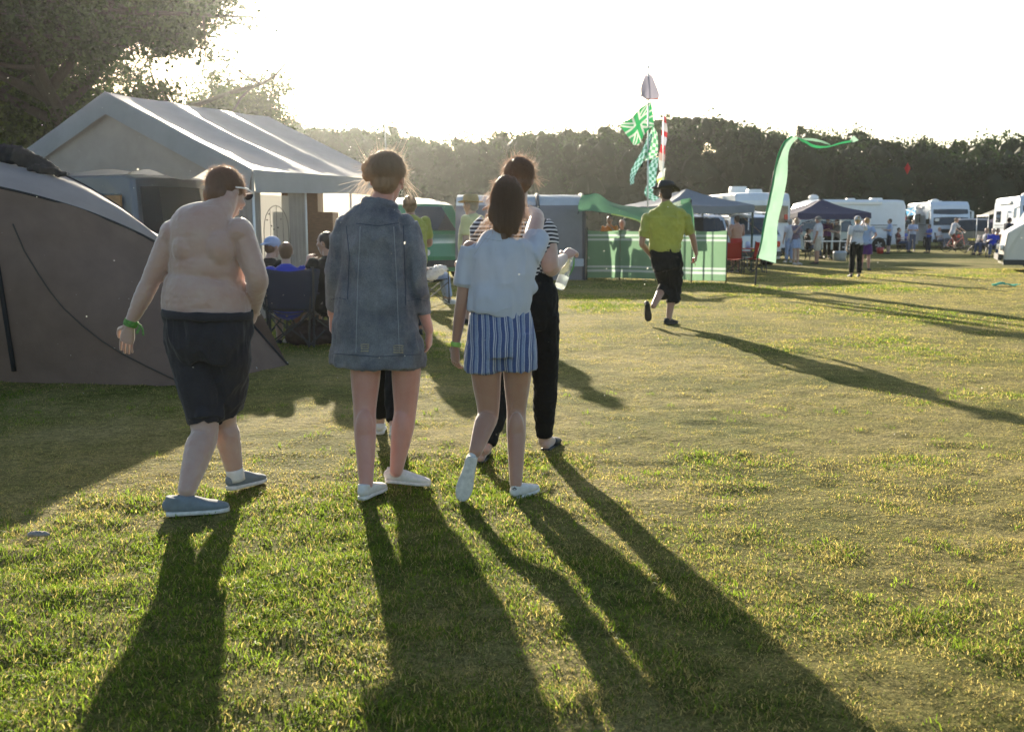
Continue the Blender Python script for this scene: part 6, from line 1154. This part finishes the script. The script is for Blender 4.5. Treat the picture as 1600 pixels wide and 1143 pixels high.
person('child in a royal blue top and dark leggings', at(1450, 49.5), 1.40, R(100), 'f', skin=1, top=CL['blue'], bottom=CL['navy'], shoes=SHK, hair='dark', style='tail', arms=('fold', 'fold'), group=FAR)
person('dark clothed person standing with folded arms beside the parked white van', at(1573, 44), 1.7, R(-70), 'm', skin=1, top=CL['navy'], bottom=CL['black'], shoes=SHK, hair='dark', arms=('fold', 'hold'), group=FAR)
def sitter(label, px, Y, top, hair, rz, bot='jean', H=1.6, chair=NB, cl=None, arms=('lap', 'hold'), sx='f', **k):
    p_ = at(px, Y); camp_chair((p_[0], p_[1], 0), rz, chair, cl or ('camp chair under the '+label), group='camping chairs down the field'); return person(label, p_, H, rz, sx, top=CL[top], bottom=CL[bot], shoes=SHK, hair=hair, arms=arms, stance='sit', group='people sitting down the field', **k)
sitter('seated person with pale shirt right of the cyclist', 1539, 46, 'white', 'blond', R(110)); sitter('seated person in orange top near the right edge', 1557, 44.5, 'orange', 'dark', R(-160)); sitter('seated person in royal blue top leaning by the right edge', 1550, 42.8, 'royal', 'dark', R(160))
sitter('seated person in maroon top beside the pale blue tee wearer', 1403, 50.5, 'maroon', 'dark', R(-120)); sitter('seated dark clothed person under the navy gazebo', 1262, 41, 'black', 'dark', R(-90)); sitter('seated child in white under the long white awning', 1466, 58, 'white', 'fair', R(-150)); 
person('person in pale green top serving under the navy gazebo', at(1306, 40.5), 1.62, R(100), 'f', top=CL['grey'], bottom=CL['black'], shoes=SHK, hair='dark', arms=('hold', 'hold'), group=FAR); person('person in dark vest standing at the back of the navy gazebo', at(1291, 42), 1.7, R(-170), 'm', top=CL['purple'], bottom=CL['black'], shoes=SHK, hair='dark', arms=('eat', 'hold'), group=FAR)
person('person in a purple skirt standing behind the printed white tee', at(1352, 30.5), 1.6, R(-30), 'f', skin=2, top=CL['skyblue'], bottom=CL['purple'], leg=.9, flare=.05, shoes=SHK, hair='blond', arms=('up', 'hip'), group=FAR)
person('toddler in blue near the legs of the white awning', at(1412, 57), 1.05, R(160), 'f', top=CL['blue'], bottom=CL['navy'], shoes=SHK, hair='dark', group=FAR)
# furniture down the field
def table(pos, rz, L, D, H_, tm, label, lm=None, z=0):
    r = thing('camp_table', (pos[0], pos[1], z), label, 'table', None, rz); t = MB(); t.box((0, 0, H_), (L, D, .03)); t.build('table_top', tm, r, world=False)
    for a in (-1, 1):
        for b_ in (-1, 1): t = MB(); t.rod((a*L*.42, b_*D*.4, H_-.015), (a*L*.46, b_*D*.44, 0), .013, 8); t.build('leg', lm or METAL, r, world=False)
    return r
def small(name, pos, prof, m, label, cat, group=None):
    t = MB(); t.loft([(Vector(pos)+Vector((0, 0, z)), r_) for z, r_ in prof], 14, 2); o = t.build(name, m, None, False, True); me = o.data; me.transform(Matrix.Translation(-Vector(pos))); o.location = pos; tag(o, label, cat, group); return o
q = at(1168, 29.0); table(q, 0, 1.1, .6, .70, M('red_table_top', (.45, .04, .03), .4), 'low red camping table beside the feather banner', DARKM)
small('bowl', (q[0]-.35, q[1], .716), [(0, .06), (.03, .11), (.07, .13)], PLW, 'white bowl at the left end of the red table', 'bowl'); small('bowl', (q[0]+.35, q[1], .716), [(0, .06), (.03, .1), (.06, .12)], PLW, 'white bowl at the right end of the red table', 'bowl'); small('jug', (q[0], q[1], .716), [(0, .07), (.12, .075), (.18, .05), (.2, .055)], paint('pale_blue_jug', (.4, .5, .7)), 'pale blue jug in the middle of the red table', 'jug')
camp_chair((at(1145, 28.2)[0], 28.2, 0), R(-20), RD, 'red folding camp chair left of the red table', group='red camp chairs'); camp_chair((at(1185, 28.6)[0], 28.6, 0), R(30), RD, 'red folding camp chair right of the red table', group='red camp chairs')
q = at(1291, 39.3); table(q, 0, 1.6, .7, .74, PLW, 'white topped table at the front of the navy gazebo', DARKM); small('food_bowl', (q[0]-.3, q[1], .756), [(0, .1), (.06, .18), (.1, .2)], PLW, 'wide white bowl on the table under the navy gazebo', 'bowl'); small('cool_box', (at(1312, 38.6)[0], 38.6, 0), [(0, .24), (.3, .26), (.34, .25), (.38, .2)], paint('grey_box', (.3, .33, .36)), 'round grey cool box on the grass right of the food table', 'cool box')
q = at(1362, 49); table(q, 0, 1.4, .6, .7, DARKM, 'dark table against the side of the long motorhome', DARKM); small('red_bucket', (q[0]+.1, q[1]-.8, 0), [(0, .14), (.3, .19)], paint('bucket_red', (.5, .04, .04)), 'red bucket on the grass below the dark table', 'bucket')
camp_chair((at(1527, 47)[0], 47, 0), R(100), NB, 'empty dark folding chair between the cyclist and the seated people')
# bicycle and rider
def bicycle(pos, rz, label):
    r = thing('bicycle', (pos[0], pos[1], 0), label, 'bicycle', None, rz); fr = paint('red_frame_paint', (.45, .06, .05))
    for nm, y in (('wheel', -.5), ('wheel', .5)):
        t = MB(); n = 32; pts = [(0, y+.33*math.cos(6.2832*k/n), .35+.33*math.sin(6.2832*k/n)) for k in range(n+1)]; t.tube(pts, .017, 8, 1)
        o = t.build(nm, TYR, r, world=False, smooth=True); s = MB()
        for k in range(12): a = 6.2832*k/12; s.rod((0, y, .35), (0, y+.32*math.cos(a), .35+.32*math.sin(a)), .0025, 4)
        s.blob((0, y, .35), (.03, .03, .03), seg=10); s.build('spokes', CHR, o, world=False)
    t = MB()
    for a, b_ in (((0, -.5, .35), (0, -.12, .32)), ((0, -.12, .32), (0, -.22, .80)), ((0, -.5, .35), (0, -.2, .74)), ((0, -.12, .32), (0, .36, .74)), ((0, -.2, .76), (0, .34, .84)), ((0, .5, .35), (0, .33, .92))): t.rod(a, b_, .018, 8)
    t.build('frame', fr, r, world=False, smooth=True); t = MB(); t.loft([((0, -.34, .88), .07, .03), ((0, -.2, .89), .05, .025), ((0, -.08, .88), .02, .015)], 12, 3, U=(1, 0, 0), cap='round'); t.build('saddle', DARKM, r, world=False, smooth=True)
    t = MB(); t.tube([(-.28, .25, .98), (-.2, .34, 1.0), (0, .34, .98), (.2, .34, 1.0), (.28, .25, .98)], .013, 8); t.rod((0, .33, .9), (0, .34, .98), .014); t.build('handlebar', CHR, r, world=False, smooth=True)
    t = MB(); t.rod((-.1, -.12, .32), (.1, -.12, .32), .012); t.rod((.1, -.12, .32), (.1, .02, .22), .01); t.rod((-.1, -.12, .32), (-.1, -.26, .42), .01); t.box((.14, .02, .22), (.08, .09, .02)); t.box((-.14, -.26, .42), (.08, .09, .02)); t.build('cranks', CHR, r, world=False); return r
q = at(1492, 50.5); bicycle(q, R(-80), 'bicycle with thin wheels ridden across the far grass'); person('person riding the bicycle across the far grass', (q[0]-.22, q[1]), 1.62, R(-80), 'f', skin=1, top=CL['white'], bottom=CL['maroon'], leg=1.0, shoes=SHK, hair='fair', style='tail', arms=('bars', 'bars'), stance='pedal', z=.08, lean=.28)
# guy ropes, green rag, stone
def rope(a, b, label, m=None):
    t = MB(); a, b = Vector(a), Vector(b); o = t; t.rod(a, b, .006, 5); t.tube([b+Vector((0, 0, -.03)), b+Vector((0, 0, .08))], .009, 6); t.v = [tuple(Vector(v)-b) for v in t.v]; x = t.build('guy_rope', m or M('orange_cord', (.5, .3, .12), .8)); x.location = b; tag(x, label, 'guy rope')
rope(J(1150, 330, 33), G(1250, 416), 'thin orange guy rope pegged out beside the patterned blouse wearer'); rope(J(1128, 335, 30), G(1180, 418), 'thin guy rope running down behind the red chairs')
g_ = G(1570, 447); me = patch([[(-.32, -.1, .02), (-.1, -.12, .05), (.12, -.1, .02), (.34, -.05, .03)], [(-.3, 0, .04), (-.08, .02, .09), (.14, .03, .03), (.32, .02, .05)], [(-.25, .12, .02), (-.05, .13, .05), (.15, .12, .04), (.3, .1, .02)]], 6, 6).mesh(); wrinkle(me, .05, (7, 7, 7), 4); o = link('rag', evalmesh(me, [('SOLIDIFY', dict(thickness=.008))]), fab('mint_rag', (.10, .55, .36), trans=.3)); o.location = g_; tag(o, 'mint green cloth dropped on the grass near the right edge', 'cloth')
g_ = G(60, 840); t = MB(); t.loft([((-.035, 0, .012), .012, .012), ((-.01, 0, .016), .02, .014), ((.02, .005, .014), .018, .012), ((.045, .01, .01), .008, .007)], 12, 3, U=(0, 1, 0), cap='round'); me = organic(t, .004, 1); wrinkle(me, .008, (60, 60, 60), 3); o = link('stone', me, M('grey_stone', (.28, .25, .23), .9, var=.3, vs=60)); o.location = g_+Vector((0, 0, .004)); tag(o, 'small grey stone lying in the lawn at lower left', 'stone')
# midges in the low sun
t = MB(); rs = random.Random(4)
for _ in range(700):
    d_ = 2.8+rs.random()**1.2*15; c = J(rs.uniform(-100, 1700), rs.uniform(60, 700), d_); r_ = rs.uniform(.0012, .0028)
    if c.z < .12: continue
    a, b_ = Vector((rs.gauss(0, 1), rs.gauss(0, 1), rs.gauss(0, 1))).normalized(), Vector((rs.gauss(0, 1), rs.gauss(0, 1), rs.gauss(0, 1))).normalized()
    t.add([c+a*r_*1.6, c+b_*r_, c-a*r_*1.6, c-b_*r_], [(0, 1, 2, 3)])
o = t.build('midges', M('insect_wings', (.85, .8, .7), .3, trans=.6)); tag(o, 'tiny sunlit midges drifting in the evening air', 'midges', kind='stuff')
# ================= AIR =================
hz = MB(); hz.box((8, 60, 14), (190, 140, 31)); hm = bpy.data.materials.new('haze'); hm.use_nodes = True; hn = hm.node_tree; hn.nodes.clear()  # scattering volume added to stand in for lens glare toward the sun
ho = hn.nodes.new('ShaderNodeOutputMaterial'); pv = hn.nodes.new('ShaderNodeVolumePrincipled'); pv.inputs['Color'].default_value = (.92, .97, .95, 1)
pv.inputs['Density'].default_value = .00023; pv.inputs['Anisotropy'].default_value = .82; hn.links.new(pv.outputs[0], ho.inputs[1])
h = hz.build('haze', hm); tag(h, 'thin haze added over the whole field to imitate lens glare', 'haze', kind='stuff')
